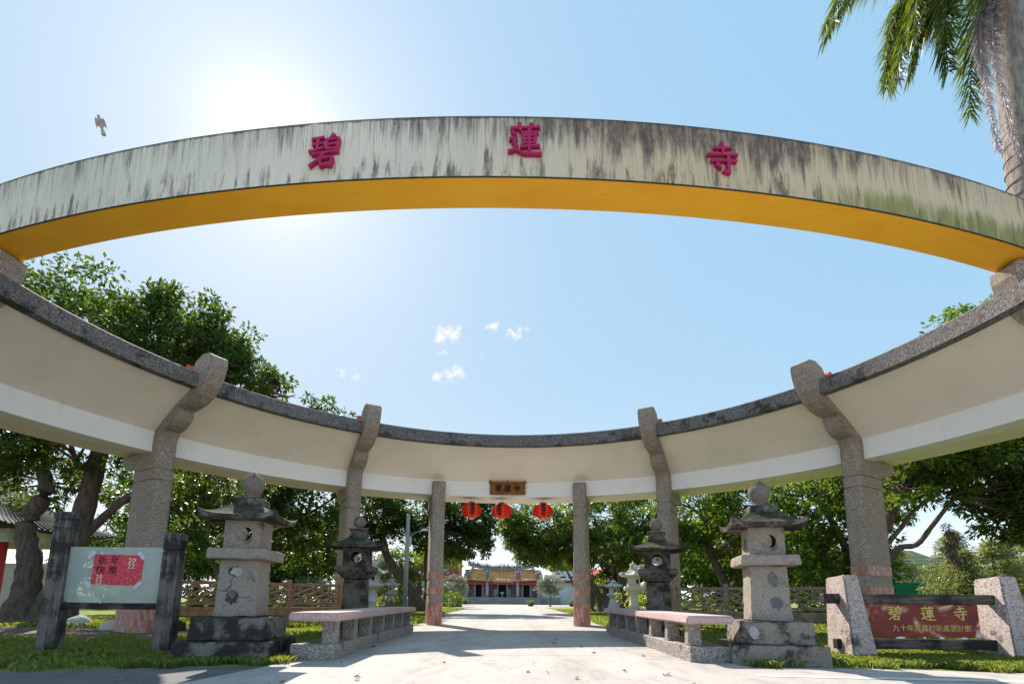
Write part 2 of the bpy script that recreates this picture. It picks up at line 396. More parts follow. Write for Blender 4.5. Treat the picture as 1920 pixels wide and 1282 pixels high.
def m_road(name, a, b, dirt, crack=.12, joints=0):
    g = NG(name, .88, .25)
    c = g.mix(g.mr(g.noise(.5, 6, .65), .35, .68), a, b)
    c = g.mix(g.mr(g.noise(3, 8, .72, (1, .35, 1)), .47, .72, 0, .55), c, dirt)
    c = g.mix(g.mr(g.noise(1.1, 9, .75, (1.6, .5, 1), dist=.4), .50, .70, 0, .55), c, dirt)
    c = g.mix(g.mr(g.noise(12, 8, .8), .55, .72, 0, .4), c, tuple(q*.7 for q in dirt))
    c = g.mix(g.mr(g.noise(55, 5, .75), .5, .75, 0, .35), c, tuple(q*.5 for q in b))
    n = g.n('ShaderNodeTexVoronoi', feature='DISTANCE_TO_EDGE'); n.inputs['Scale'].default_value = .32
    wv = g.n('ShaderNodeVectorMath', operation='ADD'); g.l(g.coord(), wv.inputs[0])
    nn = g.n('ShaderNodeTexNoise'); nn.inputs['Scale'].default_value = 2.2; nn.inputs['Detail'].default_value = 6; g.l(g.coord(), nn.inputs['Vector'])
    sc = g.n('ShaderNodeVectorMath', operation='SCALE'); g.l(nn.outputs['Color'], sc.inputs[0]); sc.inputs['Scale'].default_value = .8
    g.l(sc.outputs[0], wv.inputs[1]); g.l(wv.outputs[0], n.inputs['Vector'])
    c = g.mix(g.mr(n.outputs['Distance'], .002, .009, crack, 0), c, tuple(q*.35 for q in dirt))
    if joints:
        x, y = g.sep()[:2]
        ym = g.math('ABSOLUTE', g.math('SUBTRACT', g.math('MODULO', g.math('ADD', g.math('ADD', y, 40.0+joints), g.math('MULTIPLY', g.noise(1.5, 4), .02)), 3.9), 1.95))
        c = g.mix(g.mr(ym, .010, .022, .6, 0), c, tuple(q*.45 for q in dirt))
        for cx0 in (-.95, .85):
            trk = g.mr(g.math('ABSOLUTE', g.math('SUBTRACT', x, cx0)), .1, .42, 1, 0)
            c = g.mix(g.math('MULTIPLY', trk, g.mr(g.noise(1.4, 7, .7, (2.2, .5, 1)), .38, .68, 0, .5)), c, dirt)
        eg = g.math('MULTIPLY', g.mr(g.math('ABSOLUTE', x), 1.5, 2.6), g.mr(y, 6.0, 7.5))
        c = g.mix(g.math('MULTIPLY', eg, g.mr(g.noise(3, 8, .75), .42, .66, 0, .75)), c, tuple(q*.6 for q in dirt))
        c = g.mix(g.mr(g.noise(2.3, 7, .7), .66, .72, 0, .5), c, tuple(q*.55 for q in dirt))
    g.bump(g.noise(70, 5, .75), .45, .012)
    return g.col(c)

GRAN = m_granite('washed pebble granite', (.09, .072, .062), (.34, .285, .24), (.60, .53, .46))
GRAND = m_granite('dark pebble granite rim', (.028, .026, .028), (.155, .142, .14), (.40, .37, .36), 62, .34)
SOFF = m_plaster('cream plaster', (.92, .84, .735), .10)
SOFF2 = m_plaster('outer eave plaster', (.90, .83, .66), .14)
WHITE = m_plaster('white plaster', (.88, .87, .87), .04)
ARCHF = m_arch_face(); ORANGE = m_orange()
LETTER = m_flat('magenta lettering', (.44, .012, .10), .5, .2)
TILE = m_tile()
GROUT = m_flat('tile mortar', (.22, .12, .10), .9)
LANT = m_stone('pale weathered granite', (.37, .325, .275), .42, .35, .62)
LANTD = m_stone('mould darkened granite', (.25, .225, .195), .86, .6, .5)
MIDL = m_stone('black weathered stone', (.17, .145, .12), .72, .5, .5)
MOTT = m_stone('mottled brown stone', (.24, .20, .165), .55, .4, .6)
SMALL = m_stone('pale carved stone', (.52, .52, .47), .22, .3, .12)
SMALLD = m_stone('dark carved stone', (.12, .115, .105), .6, .5)
PATCH = m_flat('cement patch', (.42, .41, .40), .9, .3, 20)
PINK = m_granite('pink terrazzo', (.40, .24, .23), (.58, .41, .39), (.72, .58, .55), 70)
LEGS = m_granite('grey terrazzo', (.10, .09, .085), (.30, .265, .235), (.52, .48, .44), 60, .12)
SIGNST = m_granite('pink grey sign stone', (.22, .15, .14), (.47, .39, .36), (.64, .57, .54), 55, .08)
WOODG = m_wood('grey weathered timber', (.22, .185, .165), (.03, .026, .024), .66)
WOODD = m_wood('black weathered timber', (.15, .12, .10), (.022, .019, .018), .72, (1.2, 14, 14))
WOODB = m_wood('brown fence timber', (.40, .215, .115), (.07, .042, .028), .24, (5, 5, 5))
PLAQ = m_wood('varnished plaque wood', (.34, .135, .035), (.10, .035, .012), .34, (2, 9, 9))
BLACK = m_flat('black lettering', (.012, .011, .012), .6)
GOLD = m_flat('gold lettering', (.72, .52, .16), .4, .3, 20)
REDP = m_flat('red paper', (.72, .045, .06), .5, .12)
PAPERW = m_flat('white print', (.85, .80, .74), .6)
TAPE = m_flat('pale tape', (.62, .63, .72), .5)
GREY = m_flat('grey metal', (.33, .34, .35), .5)
CONC = m_road('concrete paving', (.475, .43, .395), (.40, .365, .335), (.25, .228, .21), .12, 1.2)
ASPH = m_road('grey asphalt', (.155, .152, .15), (.115, .113, .112), (.075, .073, .07), .35)
LINE = m_flat('white road paint', (.72, .71, .68), .7, .25, 8)
GROUND = m_ground()
LEAFD = m_leaf('dark glossy leaves', (.018, .042, .010), (.055, .105, .018), .40)
LEAFM = m_leaf('mid green leaves', (.028, .062, .012), (.085, .15, .022), .45)
LEAFY = m_leaf('yellow green leaves', (.05, .095, .014), (.16, .22, .03), .5)
LEAFG = m_leaf('grey green leaves', (.12, .15, .085), (.30, .33, .21), .3, (.3, .34, .2))
LEAFC = m_leaf('conifer needles', (.07, .10, .045), (.19, .24, .11), .35)
PALMG = m_leaf('palm leaflets', (.018, .045, .010), (.075, .12, .018), .4, None, .5)
PALMD = m_leaf('dry palm strands', (.27, .23, .24), (.52, .47, .49), .4, (.55, .5, .5))
GRASS = m_leaf('grass blades', (.05, .092, .024), (.16, .215, .065), .45)
BARK = m_bark('brown bark', (.15, .115, .09)); PBARK = m_bark('grey palm bark', (.34, .31, .28))

# ------------------------------------------------------------------ ground, street, driveway
mk('ground', raw(([(-900, -60, 0), (900, -60, 0), (900, 1500, 0), (-900, 1500, 0)], [(0, 1, 2, 3)])), mat=GROUND, kind='structure')
def sheet(name, pts, z, mat):
    return mk(name, raw(([(x, y, z) for x, y in pts], [tuple(range(len(pts)))])), mat=mat, kind='structure')
sheet('street', [(-60, -30), (60, -30), (60, 2), (24, 4.2), (10, 5.6), (6.1, 6.1), (4.6, 6.42), (2.95, 6.42), (2.0, 6.2), (-2.4, 6.2), (-3.3, 6.02), (-4.3, 5.74), (-5.2, 5.46), (-9, 4.7), (-24, 2.5), (-60, 0)], .004, ASPH)
sheet('driveway', [(-8, -29), (40, -29), (40, 2.9), (24, 4.15), (10, 5.55), (6.1, 6.05), (4.6, 6.36), (3.0, 6.36), (2.9, 7.0), (2.75, 12.5), (2.95, 16.5), (3.45, 26), (3.6, 40), (3.6, 52), (16, 54), (18, 79.8), (-18, 79.8), (-16, 54), (-3.4, 52), (-3.4, 38), (-3.4, 27), (-2.75, 16), (-2.6, 12.3), (-2.6, 7), (-2.75, 6.2), (-2.95, 5.0), (-4.2, 1.5)], .008, CONC)
sheet('pavement', [(-17.9, 42.2), (-3.1, 42.2), (-3.1, 47.5), (-17.9, 47.5)], .012, CONC)
sheet('road_marking', [(2.75, 5.78), (5.5, 5.48), (14, 4.35), (14, 4.2), (5.5, 5.32), (2.75, 5.62)], .012, LINE)
def hill(name, x0, x1, y, h, seed):
    r_ = np.random.default_rng(seed); xs = np.linspace(x0, x1, 40); ys = np.linspace(y-160, y+160, 10); V = []
    ph = r_.uniform(0, 6, 4)
    for yy in ys:
        k = math.cos((yy-y)/160*math.pi/2)
        for x in xs:
            e = math.sin((x-x0)/(x1-x0)*math.pi)**.6
            V.append((x, yy, h*k*e*(.75+.16*math.sin(x/70+ph[0])+.1*math.sin(x/31+ph[1])+.05*math.sin(x/13+yy/20+ph[2]))-.5))
    F = [(j*40+i, j*40+i+1, (j+1)*40+i+1, (j+1)*40+i) for j in range(9) for i in range(39)]
    return mk(name, raw((V, F), True), mat=m_flat('hill forest', (.06, .10, .05), .95, .4, .02), kind='structure')
hill('hills', 300, 1100, 780, 92, 3)

# ------------------------------------------------------------------ the gateway
YC = 6.86
gate = thing('gateway', 'half ring concrete gateway with granite columns, cream canopy and streaked front beam', 'gateway', (0, YC, 0))
def ring(prof, a0=-94, a1=94, n=96, closed=True):
    rings = []
    for i in range(n+1):
        a = R(a0+(a1-a0)*i/n)
        rings.append([(r*math.sin(a), r*math.cos(a), z) for r, z in prof])
    return loft(rings)
mk('rim', fixn(raw(ring([(7.81, 5.345), (8.02, 5.345), (8.10, 5.70), (7.85, 5.70), (7.81, 5.665)]))), gate, mat=GRAND)
sof = [(8.0+1.46*t, 5.40-.80*(.80*t+.20*t*t)) for t in [i/10 for i in range(11)]]
mk('canopy_soffit', fixn(raw(ring(sof+[(9.5, 4.72), (8.05, 5.52)]))), gate, mat=SOFF)
mk('ring_beam', fixn(raw(ring([(9.45, 4.105), (9.88, 4.105), (9.88, 4.60), (9.45, 4.60)]))), gate, mat=WHITE)
mk('outer_eave', fixn(raw(ring([(9.86, 4.22), (10.9, 4.165), (10.9, 4.33), (9.86, 4.62)]))), gate, mat=SOFF2)
mk('roof_covering', fixn(raw(ring([(8.08, 5.54), (9.6, 4.75), (10.95, 4.335), (10.95, 4.40), (9.6, 4.98), (8.08, 5.74)]))), gate, mat=m_flat('orange roof paint', (.50, .10, .04), .6))
def rrect(x0, x1, hw, rf, rb, n=5):
    P = []
    for cx, cy0, r, a0 in ((x0+rf, -hw+rf, rf, 180), (x1-rb, -hw+rb, rb, 270), (x1-rb, hw-rb, rb, 0), (x0+rf, hw-rf, rf, 90)):
        for i in range(n+1):
            a = R(a0+90*i/n); P.append((cx+r*math.cos(a), cy0+r*math.sin(a)))
    return P
CI, CO, CH = 9.15, 10.2, .21
sec = lambda z, d=0: [(x, y, z) for x, y in rrect(CI-d, CO+d, CH+d, .12+d, .06+d)]
GR = ((3.42, 3.45), (3.68, 3.71))
colrings = [sec(-.05)]
for a, b in GR: colrings += [sec(a), sec(a, -.025), sec(b, -.025), sec(b)]
colrings += [sec(4.5)]
COLM = raw(loft(colrings)); COLM.materials.append(GRAN); fixn(COLM)
def profile_solid(prof, hw):
    return loft([[(r, -hw, z) for r, z in prof], [(r, hw, z) for r, z in prof]])
br = [(9.16, 4.50), (9.10, 4.60), (8.95, 4.62), (8.80, 4.68), (8.66, 4.80), (8.59, 4.93), (8.58, 5.02), (8.53, 5.03), (8.30, 5.05), (8.05, 5.11), (7.82, 5.23), (7.62, 5.41), (7.49, 5.62), (7.42, 5.84), (7.41, 6.02), (7.52, 6.09), (7.75, 6.11), (8.0, 6.0), (8.12, 5.82), (8.3, 5.62), (9.4, 5.05), (10.1, 4.60), (10.1, 4.42), (9.2, 4.42)]
BRM = fixn(raw(profile_solid(br, .20)), .018, 2); BRM.materials.append(GRAN)
cb = [(9.9, 4.14), (10.82, 4.14), (10.88, 4.05), (10.86, 3.93), (10.72, 3.85), (10.45, 3.80), (10.19, 3.78), (9.9, 3.78)]
CBM = fixn(raw(profile_solid(cb, .19)), .01); CBM.materials.append(GRAN)
RGM = fixn(raw(profile_solid([(8.0, 5.72), (8.12, 5.92), (9.6, 5.12), (10.9, 4.5), (10.9, 4.38), (9.6, 4.95)], .30)), .02); RGM.materials.append(m_flat('orange ridge cap', (.62, .09, .025), .5))
def tileband(z0, z1, rows):
    per = rrect(CI-.004, CO+.004, CH+.004, .124, .064, 8); per.append(per[0])
    P = [Vector((x, y, 0)) for x, y in per]; L = [0]
    for a, b in zip(P, P[1:]): L.append(L[-1]+(b-a).length)
    tot = L[-1]; n = 44; g = .004; out = []
    def at(s):
        s %= tot
        for i in range(len(P)-1):
            if s <= L[i+1]+1e-9:
                d = (P[i+1]-P[i]).normalized(); return P[i]+d*(s-L[i]), Vector((d.y, -d.x, 0))
    hgt = (z1-z0)/rows
    for r_ in range(rows):
        for k in range(n):
            s0, s1 = tot*(k+.5*(r_ % 2))/n+g/2, tot*(k+1+.5*(r_ % 2))/n-g/2
            (a, na), (b, nb) = at(s0), at(s1); za, zb = z0+hgt*r_+g/2, z0+hgt*(r_+1)-g/2
            pr = .007+.003*random.random()
            v = [a, b, b+nb*pr, a+na*pr]
            out.append(([(p.x, p.y, za) for p in v]+[(p.x, p.y, zb) for p in v], [(3, 2, 6, 7), (0, 3, 7, 4), (2, 1, 5, 6), (4, 7, 6, 5), (0, 1, 2, 3)]))
    back = loft([[(x, y, z) for x, y in rrect(CI-.003, CO+.003, CH+.003, .123, .063)] for z in (z0, z1)])
    tiles = raw(join(*out)); tiles.materials.append(TILE); mort = raw(back); mort.materials.append(GROUT)
    return tiles, mort
BANDS = [tileband(0, .69, 5), tileband(.94, 1.16, 2), tileband(1.40, 1.62, 2)]
for a in (-87.0, -60, -30, -14, 14, 30, 60, 87.0):
    rz = math.pi/2-R(a)
    c = mk('column', COLM, gate, rot=(0, 0, rz))
    if abs(a) != 14:
        mk('bracket', BRM, c, (.36 if abs(a) > 80 else 0, 0, -.012 if abs(a) > 80 else 0)); mk('ridge_cap', RGM, c)
    mk('corbel', CBM, c)
    for tiles, mort in BANDS:
        mk('tile_band', tiles, c, kind='stuff'); mk('mortar_bed', mort, c)
# short fillet where the two gate columns meet the soffit
# front beam: horizontal, bowed towards the street
AR, AC = 25.9, 25.9+5.68
def arch_pts(R_, z, xs): return [(x, AC-math.sqrt(R_*R_-x*x)-YC, z) for x in xs]
xs = [(-9.7+19.4*i/80) for i in range(81)]
A, Bq, Cq, Dq = arch_pts(AR, 6.1, xs), arch_pts(AR, 6.985, xs), arch_pts(AR-.53, 6.985, xs), arch_pts(AR-.53, 6.1, xs)
V = A+Bq+Cq+Dq; n = 81; F = []; mi = []
for i in range(80):
    for k, (p, q) in enumerate(((0, 1), (1, 2), (2, 3), (3, 0))):
        F.append((p*n+i, p*n+i+1, q*n+i+1, q*n+i)); mi.append((0, 1, 1, 2)[k])
F += [(0, n, 2*n, 3*n), (80, 80+3*n, 80+2*n, 80+n)]; mi += [1, 1]
am = raw((V, F))
for m_ in (ARCHF, ARCHF, ORANGE): am.materials.append(m_)
am.polygons.foreach_set('material_index', mi)
bm = bmesh.new(); bm.from_mesh(am); bmesh.ops.recalc_face_normals(bm, faces=bm.faces); bm.to_mesh(am); bm.free()
arch = mk('front_beam', am, gate)
lip = []
for R1, R0, z0, z1 in ((AR+.004, AR-.02, 6.10-.004, 6.10+.002),):
    a_, b_, c_, d_ = (arch_pts(R1, z0, xs), arch_pts(R1, z1, xs), arch_pts(R0, z1, xs), arch_pts(R0, z0, xs))
    lip.append(loft([[a_[i], b_[i], c_[i], d_[i]] for i in range(81)]))
mk('drip_edge', fixn(raw(join(*lip))), arch, mat=m_flat('mossy drip edge', (.09, .085, .06), .9, .5, 12))
for ch, x, z in (('碧', -2.40, 6.50), ('蓮', .19, 6.60), ('寺', 2.78, 6.50)):
    y = AC-math.sqrt(AR*AR-x*x)-YC; ang = math.asin(x/AR)
    me = glyph(ch, .46, .045, .088, .9); mk('character', me, arch, (x, y-.03, z), (0, 0, ang), LETTER)

# ------------------------------------------------------------------ plaque and paper lanterns
pq = thing('name_plaque', 'carved brown wooden name plaque fixed on the white ring beam above the drive', 'plaque', (-.05, 16.21, 4.39))
mk('board', fixn(raw(cube(-.52, .52, .0, .05, -.175, .175))), pq, mat=PLAQ)
for nm, vf in (('frame_rail', cube(-.58, .58, -.03, .06, .165, .21)), ('frame_rail', cube(-.58, .58, -.03, .06, -.21, -.165)), ('frame_stile', cube(-.58, -.53, -.02, .06, -.165, .165)), ('frame_stile', cube(.53, .58, -.02, .06, -.165, .165))):
    mk(nm, fixn(raw(vf), .01), pq, mat=PLAQ)
for x in (-.57, 0, .57): mk('frame_boss', fixn(raw(xf(lathe([(.0, -.02), (.04, -.015), (.05, .0), (.04, .015), (0, .02)], 10), T(x, -.03, .2, R(90))))), pq, mat=PLAQ)
for ch, x in zip('碧蓮寺', (-.30, 0, .30)): mk('character', glyph(ch, .22, .02, .11), pq, (x, -.01, .0), mat=BLACK)
REDL = m_leaf('red lantern silk', (.85, .05, .02), (.9, .07, .03), .6, (1, .13, .06), .3)
def red_lantern():
    t = thing('paper_lantern', '', 'lantern')
    n = 32; prof = []
    for i in range(17):
        u = -1+2*i/16; prof.append((.33*math.sqrt(max(0, 1-(u*.93)**2.3 if u >= 0 else 1-((-u)*.93)**2.3)), .235*u))
    rings = []
    for i, (r, z) in enumerate(prof):
        rings.append([((r-(.006 if j % 2 else 0))*math.cos(2*math.pi*j/n), (r-(.006 if j % 2 else 0))*math.sin(2*math.pi*j/n), z) for j in range(n)])
    body = raw(loft(rings), True); mk('silk_body', body, t, mat=REDL)
    mk('top_collar', raw(lathe([(.10, .22), (.11, .235), (.11, .275), (.09, .285)], 16)), t, mat=m_flat('brown collar', (.28, .10, .05)))
    mk('bottom_collar', raw(lathe([(.085, -.295), (.09, -.29), (.09, -.235), (.08, -.225)], 16)), t, mat=GOLD)
    for s in (-1, 1): mk('gold_stripe', raw(tube([((.336*math.sqrt(max(0, 1-abs(u*.93)**2.3)))*math.cos(R(-90+s*24)), (.336*math.sqrt(max(0, 1-abs(u*.93)**2.3)))*math.sin(R(-90+s*24)), .235*u) for u in [-.95+1.9*i/12 for i in range(13)]], .006, 5)), t, mat=GOLD)
    for k, ch in enumerate('碧蓮寺'): mk('character', glyph(ch, .135, .012, .12), t, (0, -.325+abs(k-1)*.025, .135-.135*k), (R((-14, 0, 14)[k]), 0, 0), BLACK)
    mk('hanging_wire', raw(tube([(0, 0, .28), (0, 0, .43)], .008, 5)), t, mat=GREY)
    return t
rl = red_lantern()
for i, (x, z, lab, rz) in enumerate(((-1.24, 3.69, 'red paper lantern hanging nearest the left gate column', 10), (-.24, 3.675, 'red paper lantern hanging in the middle, below the plaque', -14), (1.12, 3.69, 'red paper lantern hanging nearest the right gate column', 0))):
    o = rl if i == 0 else copy_tree(rl)
    o.location = (x, 16.5, z); o.rotation_euler = (0, 0, R(rz)); tag(o, lab, 'lantern', 'red lanterns under the ring beam')

# ------------------------------------------------------------------ big stone lanterns
def sq_roof(a0, a1, z0, z1, eave, lift, inner, n=9):
    prof, lf = [(inner*math.sqrt(2), z1+.012)], [0]
    prof.append((a1*.97*math.sqrt(2), z1)); lf.append(lift)
    prof.append((a1*math.sqrt(2), z1+eave)); lf.append(lift*1.15)
    for i in range(1, n):
        t = 1-i/n
        prof.append(((a0+(a1-a0)*t)*math.sqrt(2), z1+eave+(z0-z1-eave)*(1-t)**1.55)); lf.append(lift*1.1*t**3)
    prof.append((a0*math.sqrt(2), z0)); lf.append(0)
    return poly_lathe(prof, 4, 8, lf, math.pi/4)
def crescent(r=.095, cx=0, cz=0, n=18):
    P = [(cx+r*math.cos(R(-75+150*i/n)), cz+r*math.sin(R(-75+150*i/n))) for i in range(n+1)]
    q = [(cx-.055+r*1.02*math.cos(R(64-128*i/n))*.93, cz+r*.95*math.sin(R(75-150*i/n))) for i in range(1, n)]
    return P+q
def firebox(hw, z0, z1, holes, t=.06):
    parts = []
    for k in range(4):
        h_ = holes[k % len(holes)]
        parts.append(xf(plate(rect2(-hw+(t if k % 2 else 0), hw-(t if k % 2 else 0), z0, z1), [h_] if h_ else [], t), T(rz=k*math.pi/2) @ T(y=-hw+t/2)))
    return join(*parts)
def big_lantern(name, label, loc, rz, base_mat, holes, extras):
    t = thing(name, label, 'stone lantern', loc, rz, 'pair of tall granite lanterns at the gate')
    mk('lower_step', worn(fixn(raw(block([(.575, -.05), (.57, .25)])), .012), .007, 6, loc[0]), t, mat=base_mat)
    mk('upper_step', worn(fixn(raw(block([(.455, .25), (.44, .545)])), .015), .007, 6, loc[0]), t, mat=base_mat)
    sh = mk('shaft', worn(fixn(raw(block([(.258, .545), (.245, .9), (.235, 1.285)])), .012), .007, 6, loc[0]), t, mat=LANT)
    mk('collar_slab', worn(fixn(raw(block([(.345, 1.285), (.365, 1.30), (.365, 1.41), (.35, 1.43)])), .008), .007, 6, loc[0]), t, mat=LANT)
    mk('fire_box', raw(firebox(.228, 1.43, 1.81, holes)), t, mat=LANT)
    mk('roof', raw(sq_roof(.20, .485, 2.03, 1.80, .06, .075, .225), False), t, mat=LANTD)
    mk('cap_block', worn(fixn(raw(block([(.172, 2.02), (.172, 2.13), (.155, 2.145)])), .01), .007, 6, loc[0]), t, mat=LANTD)
    mk('finial', raw(lathe([(.115, 2.14), (.085, 2.17), (.078, 2.19), (.11, 2.23), (.14, 2.29), (.15, 2.345), (.138, 2.41), (.09, 2.46), (.045, 2.49), (.012, 2.525), (0, 2.53)], 24), True), t, mat=MOTT)
    extras(t, sh)
    return t
def blob2(n, r, seed, sx=1, sz=1):
    g = random.Random(seed); return [(sx*r*(.7+.5*g.random())*math.cos(2*math.pi*i/n), sz*r*(.7+.5*g.random())*math.sin(2*math.pi*i/n)) for i in range(n)]
CRACK = m_flat('broken dark stone', (.07, .066, .062), .95, .5, 14)
CRACK2 = m_flat('mortar fill', (.16, .165, .17), .95, .4, 14)
def exL(t, sh):
    a = mk('broken_patch', raw(xf(plate(blob2(15, .075, 3, 1.15, .95), [], .016), T(-.03, -.240, 1.13))), sh, mat=CRACK)
    mk('cement_fill', raw(xf(plate(blob2(11, .068, 9, 1.2, 1.0), [], .018), T(-.015, -.244, 1.13))), a, mat=PATCH)
    b = mk('broken_patch', raw(xf(plate(blob2(17, .085, 5, .95, 1.0), [], .016), T(-.05, -.250, .79))), sh, mat=CRACK)
    mk('mortar_fill', raw(xf(plate(blob2(9, .055, 12, 1, 1), [], .018), T(-.04, -.254, .84))), b, mat=CRACK2)
    for pts in ([(-.06, 1.06), (-.08, 1.0), (-.06, .96), (-.12, .90), (-.13, .88), (-.17, .875), (-.22, .885)], [(-.13, .88), (-.10, .86), (-.10, .82)], [(.02, .80), (.1, .79), (.18, .805)], [(-.12, .70), (-.15, .63)]):
        mk('crack', raw(tube([(x, -.2425-.03*(1.1-z)*.9+.003, z) for x, z in pts], .0045, 4)), sh, mat=CRACK)
cL, cR = crescent(.095, .03, 1.63), [(x, z) for x, z in crescent(.095, .03, 1.62)]
big_lantern('stone_lantern', 'tall stone lantern with crescent opening and cracked patched shaft, left of the drive', (-3.55, 6.95, 0), R(6), LANTD, [cL, None, cL, None], exL)
def exR(t, sh):
    mk('cement_fill', raw(xf(plate(blob2(12, .10, 4, .75, 1.1), [], .012), T(.04, -.241, 1.09))), sh, mat=CRACK2)
    mk('cement_fill', raw(xf(plate(blob2(14, .10, 8, 1.0, .85), [], .012), T(.07, -.249, .79))), sh, mat=CRACK2)
    mk('cement_splash', raw(xf(plate(blob2(13, .075, 6, .8, 1.2), [], .012), T(-.28, -.447, .40))), t, mat=PATCH)
big_lantern('stone_lantern', 'tall stone lantern with square side window and two cement patches, right of the drive', (3.62, 7.12, 0), R(-13), m_stone('mould stained granite', (.31, .275, .235), .62, .45, .55), [cR, None, cR, rect2(-.085, .085, 1.535, 1.70)], exR)

# ------------------------------------------------------------------ dark lanterns behind the benches
def mid_lantern(label, loc, rz):
    t = thing('stone_lantern', label, 'stone lantern', loc, rz, 'pair of black lanterns behind the benches')
    mk('base', worn(fixn(raw(block([(.42, -.05), (.42, .22), (.36, .25)])), .015), .008, 5, loc[0]), t, mat=MIDL)
    mk('shaft', worn(fixn(raw(block([(.255, .25), (.235, 1.20)])), .03), .008, 5, loc[0]), t, mat=MIDL)
    mk('collar', worn(fixn(raw(block([(.255, 1.20), (.29, 1.235), (.40, 1.36), (.405, 1.44), (.33, 1.46)])), .012), .008, 5, loc[0]), t, mat=MIDL)
    hole = circ2(.115, 24, 0, 1.645)
    mk('fire_box', raw(firebox(.27, 1.46, 1.84, [hole, [(x*.75, z) for x, z in hole]])), t, mat=MIDL)
    mk('roof', raw(sq_roof(.2, .57, 2.06, 1.835, .05, .05, .27)), t, mat=MIDL)
    mk('cap_block', worn(fixn(raw(block([(.17, 2.05), (.19, 2.09), (.165, 2.11), (.165, 2.22), (.20, 2.24), (.18, 2.275)])), .006), .008, 5, loc[0]), t, mat=MIDL)
    mk('finial', raw(lathe([(.07, 2.27), (.06, 2.30), (.10, 2.33), (.135, 2.40), (.13, 2.46), (.09, 2.52), (.03, 2.55), (0, 2.56)], 20), True), t, mat=MOTT)
    return t
mid_lantern('black stone lantern with round openings behind the left bench', (-3.22, 10.9, 0), R(9))
tr_ = mid_lantern('black brown stone lantern with round openings behind the right bench', (3.22, 10.9, 0), R(-16))
mk('carved_panel', fixn(raw(cube(-.10, .10, -.252, -.2, .55, 1.08)), .004), tr_, mat=LANTD)
mk('carved_inscription', raw(xf(plate(blob2(16, .055, 2, .7, 3.8), [], .01), T(0, -.256, .84))), tr_, mat=CRACK2)

# ------------------------------------------------------------------ benches
def bench(label, x, ya, yb, side, w=.56):
    t = thing('stone_bench', label, 'bench', (x, ya, 0), 0, 'long terrazzo benches along the drive')
    L = yb-ya; s = side
    X = lambda a, b: (min(a*s, b*s), max(a*s, b*s))
    mk('plinth', worn(fixn(raw(cube(*X(0, w), 0, L, -.05, .205)), .012), .006, 30), t, mat=LEGS)
    mk('seat', fixn(raw(cube(*X(-.045, w+.03), -.05, L+.05, .50, .61)), .022, 2), t, mat=PINK)
    lm = worn(fixn(raw(cube(*X(.03, .215), -.08, .08, .20, .505)), .01), .004, 4); lm.materials.append(LEGS)
    for k in range(7): mk('leg', lm, t, (0, .22+(L-.44)*k/6, 0))
    return t
bench('long pink seat bench beside the left lanterns', -2.2, 6.68, 12.1, -1)
bench('long pink seat bench beside the right lanterns', 2.44, 6.86, 12.75, 1)

# ------------------------------------------------------------------ timber fences with lattice
POSTM = fixn(raw(join(cube(-.055, .055, -.055, .055, 0, 1.27))), .008); POSTM.materials.append(WOODB)
def fence(label, p, q, nb, mat, flip=1):
    p, q = Vector((*p, 0)), Vector((*q, 0)); d = q-p; L = d.length; t = thing('timber_fence', label, 'fence', p, math.atan2(d.y, d.x), 'lattice fences between the columns')
    pm = POSTM.copy(); pm.materials.clear(); pm.materials.append(mat)
    bw = L/nb
    for i in range(nb+1): mk('post', pm, t, (bw*i, 0, 0))
    for i in range(nb):
        x0, x1 = bw*i+.056, bw*(i+1)-.056
        mk('top_rail', fixn(raw(cube(x0, x1, -.03, .03, 1.10, 1.18)), .006), t, mat=mat)
        mk('bottom_rail', fixn(raw(cube(x0, x1, -.03, .03, .60, .66)), .006), t, mat=mat)
        W_, H_ = x1-x0, .44; z0 = .66
        def slat(a, b, yo):
            a, b = Vector((x0+a[0]*W_, yo, z0+a[1]*H_)), Vector((x0+b[0]*W_, yo, z0+b[1]*H_))
            dd = (b-a).normalized(); nn_ = Vector((-dd.z, 0, dd.x))*.024; yy = Vector((0, .012, 0))
            V = [a-nn_-yy, a+nn_-yy, a+nn_+yy, a-nn_+yy, b-nn_-yy, b+nn_-yy, b+nn_+yy, b-nn_+yy]
            mk('slat', raw(([tuple(v) for v in V], [(0, 1, 2, 3), (7, 6, 5, 4), (0, 4, 5, 1), (1, 5, 6, 2), (2, 6, 7, 3), (3, 7, 4, 0)])), t, mat=mat)
        f = (lambda u: u) if flip > 0 else (lambda u: 1-u)
        for a, b in (((0, .0), (.78, 1)), ((.0, .36), (.5, 1)), ((.30, .0), (1, .92)), ((.60, 0), (1, .52)), ((0, .70), (.24, 1))): slat((f(a[0]), a[1]), (f(b[0]), b[1]), -.013)
        for a, b in (((.0, 1.0), (.78, 0)), ((.36, 1), (1, .18)), ((.0, .62), (.48, 0)), ((.66, 1), (1, .56)), ((0, .3), (.22, 0))): slat((f(a[0]), a[1]), (f(b[0]), b[1]), .013)
    mk('base_beam', fixn(raw(cube(-.1, L+.1, -.09, .09, .33, .54)), .01), t, mat=mat)
    for i in range(nb+1): mk('footing', raw(cube(bw*i-.06, bw*i+.06, -.06, .06, -.05, .33)), t, mat=mat)
    return t
fence('brown lattice timber fence behind the left stone lantern', (-8.15, 12.2), (-4.75, 14.55), 3, WOODB)
fence('grey lattice timber fence behind the right stone lantern', (4.75, 14.55), (8.15, 12.2), 3, m_wood('grey fence timber', (.33, .24, .175), (.06, .045, .036), .32, (5, 5, 5)), -1)

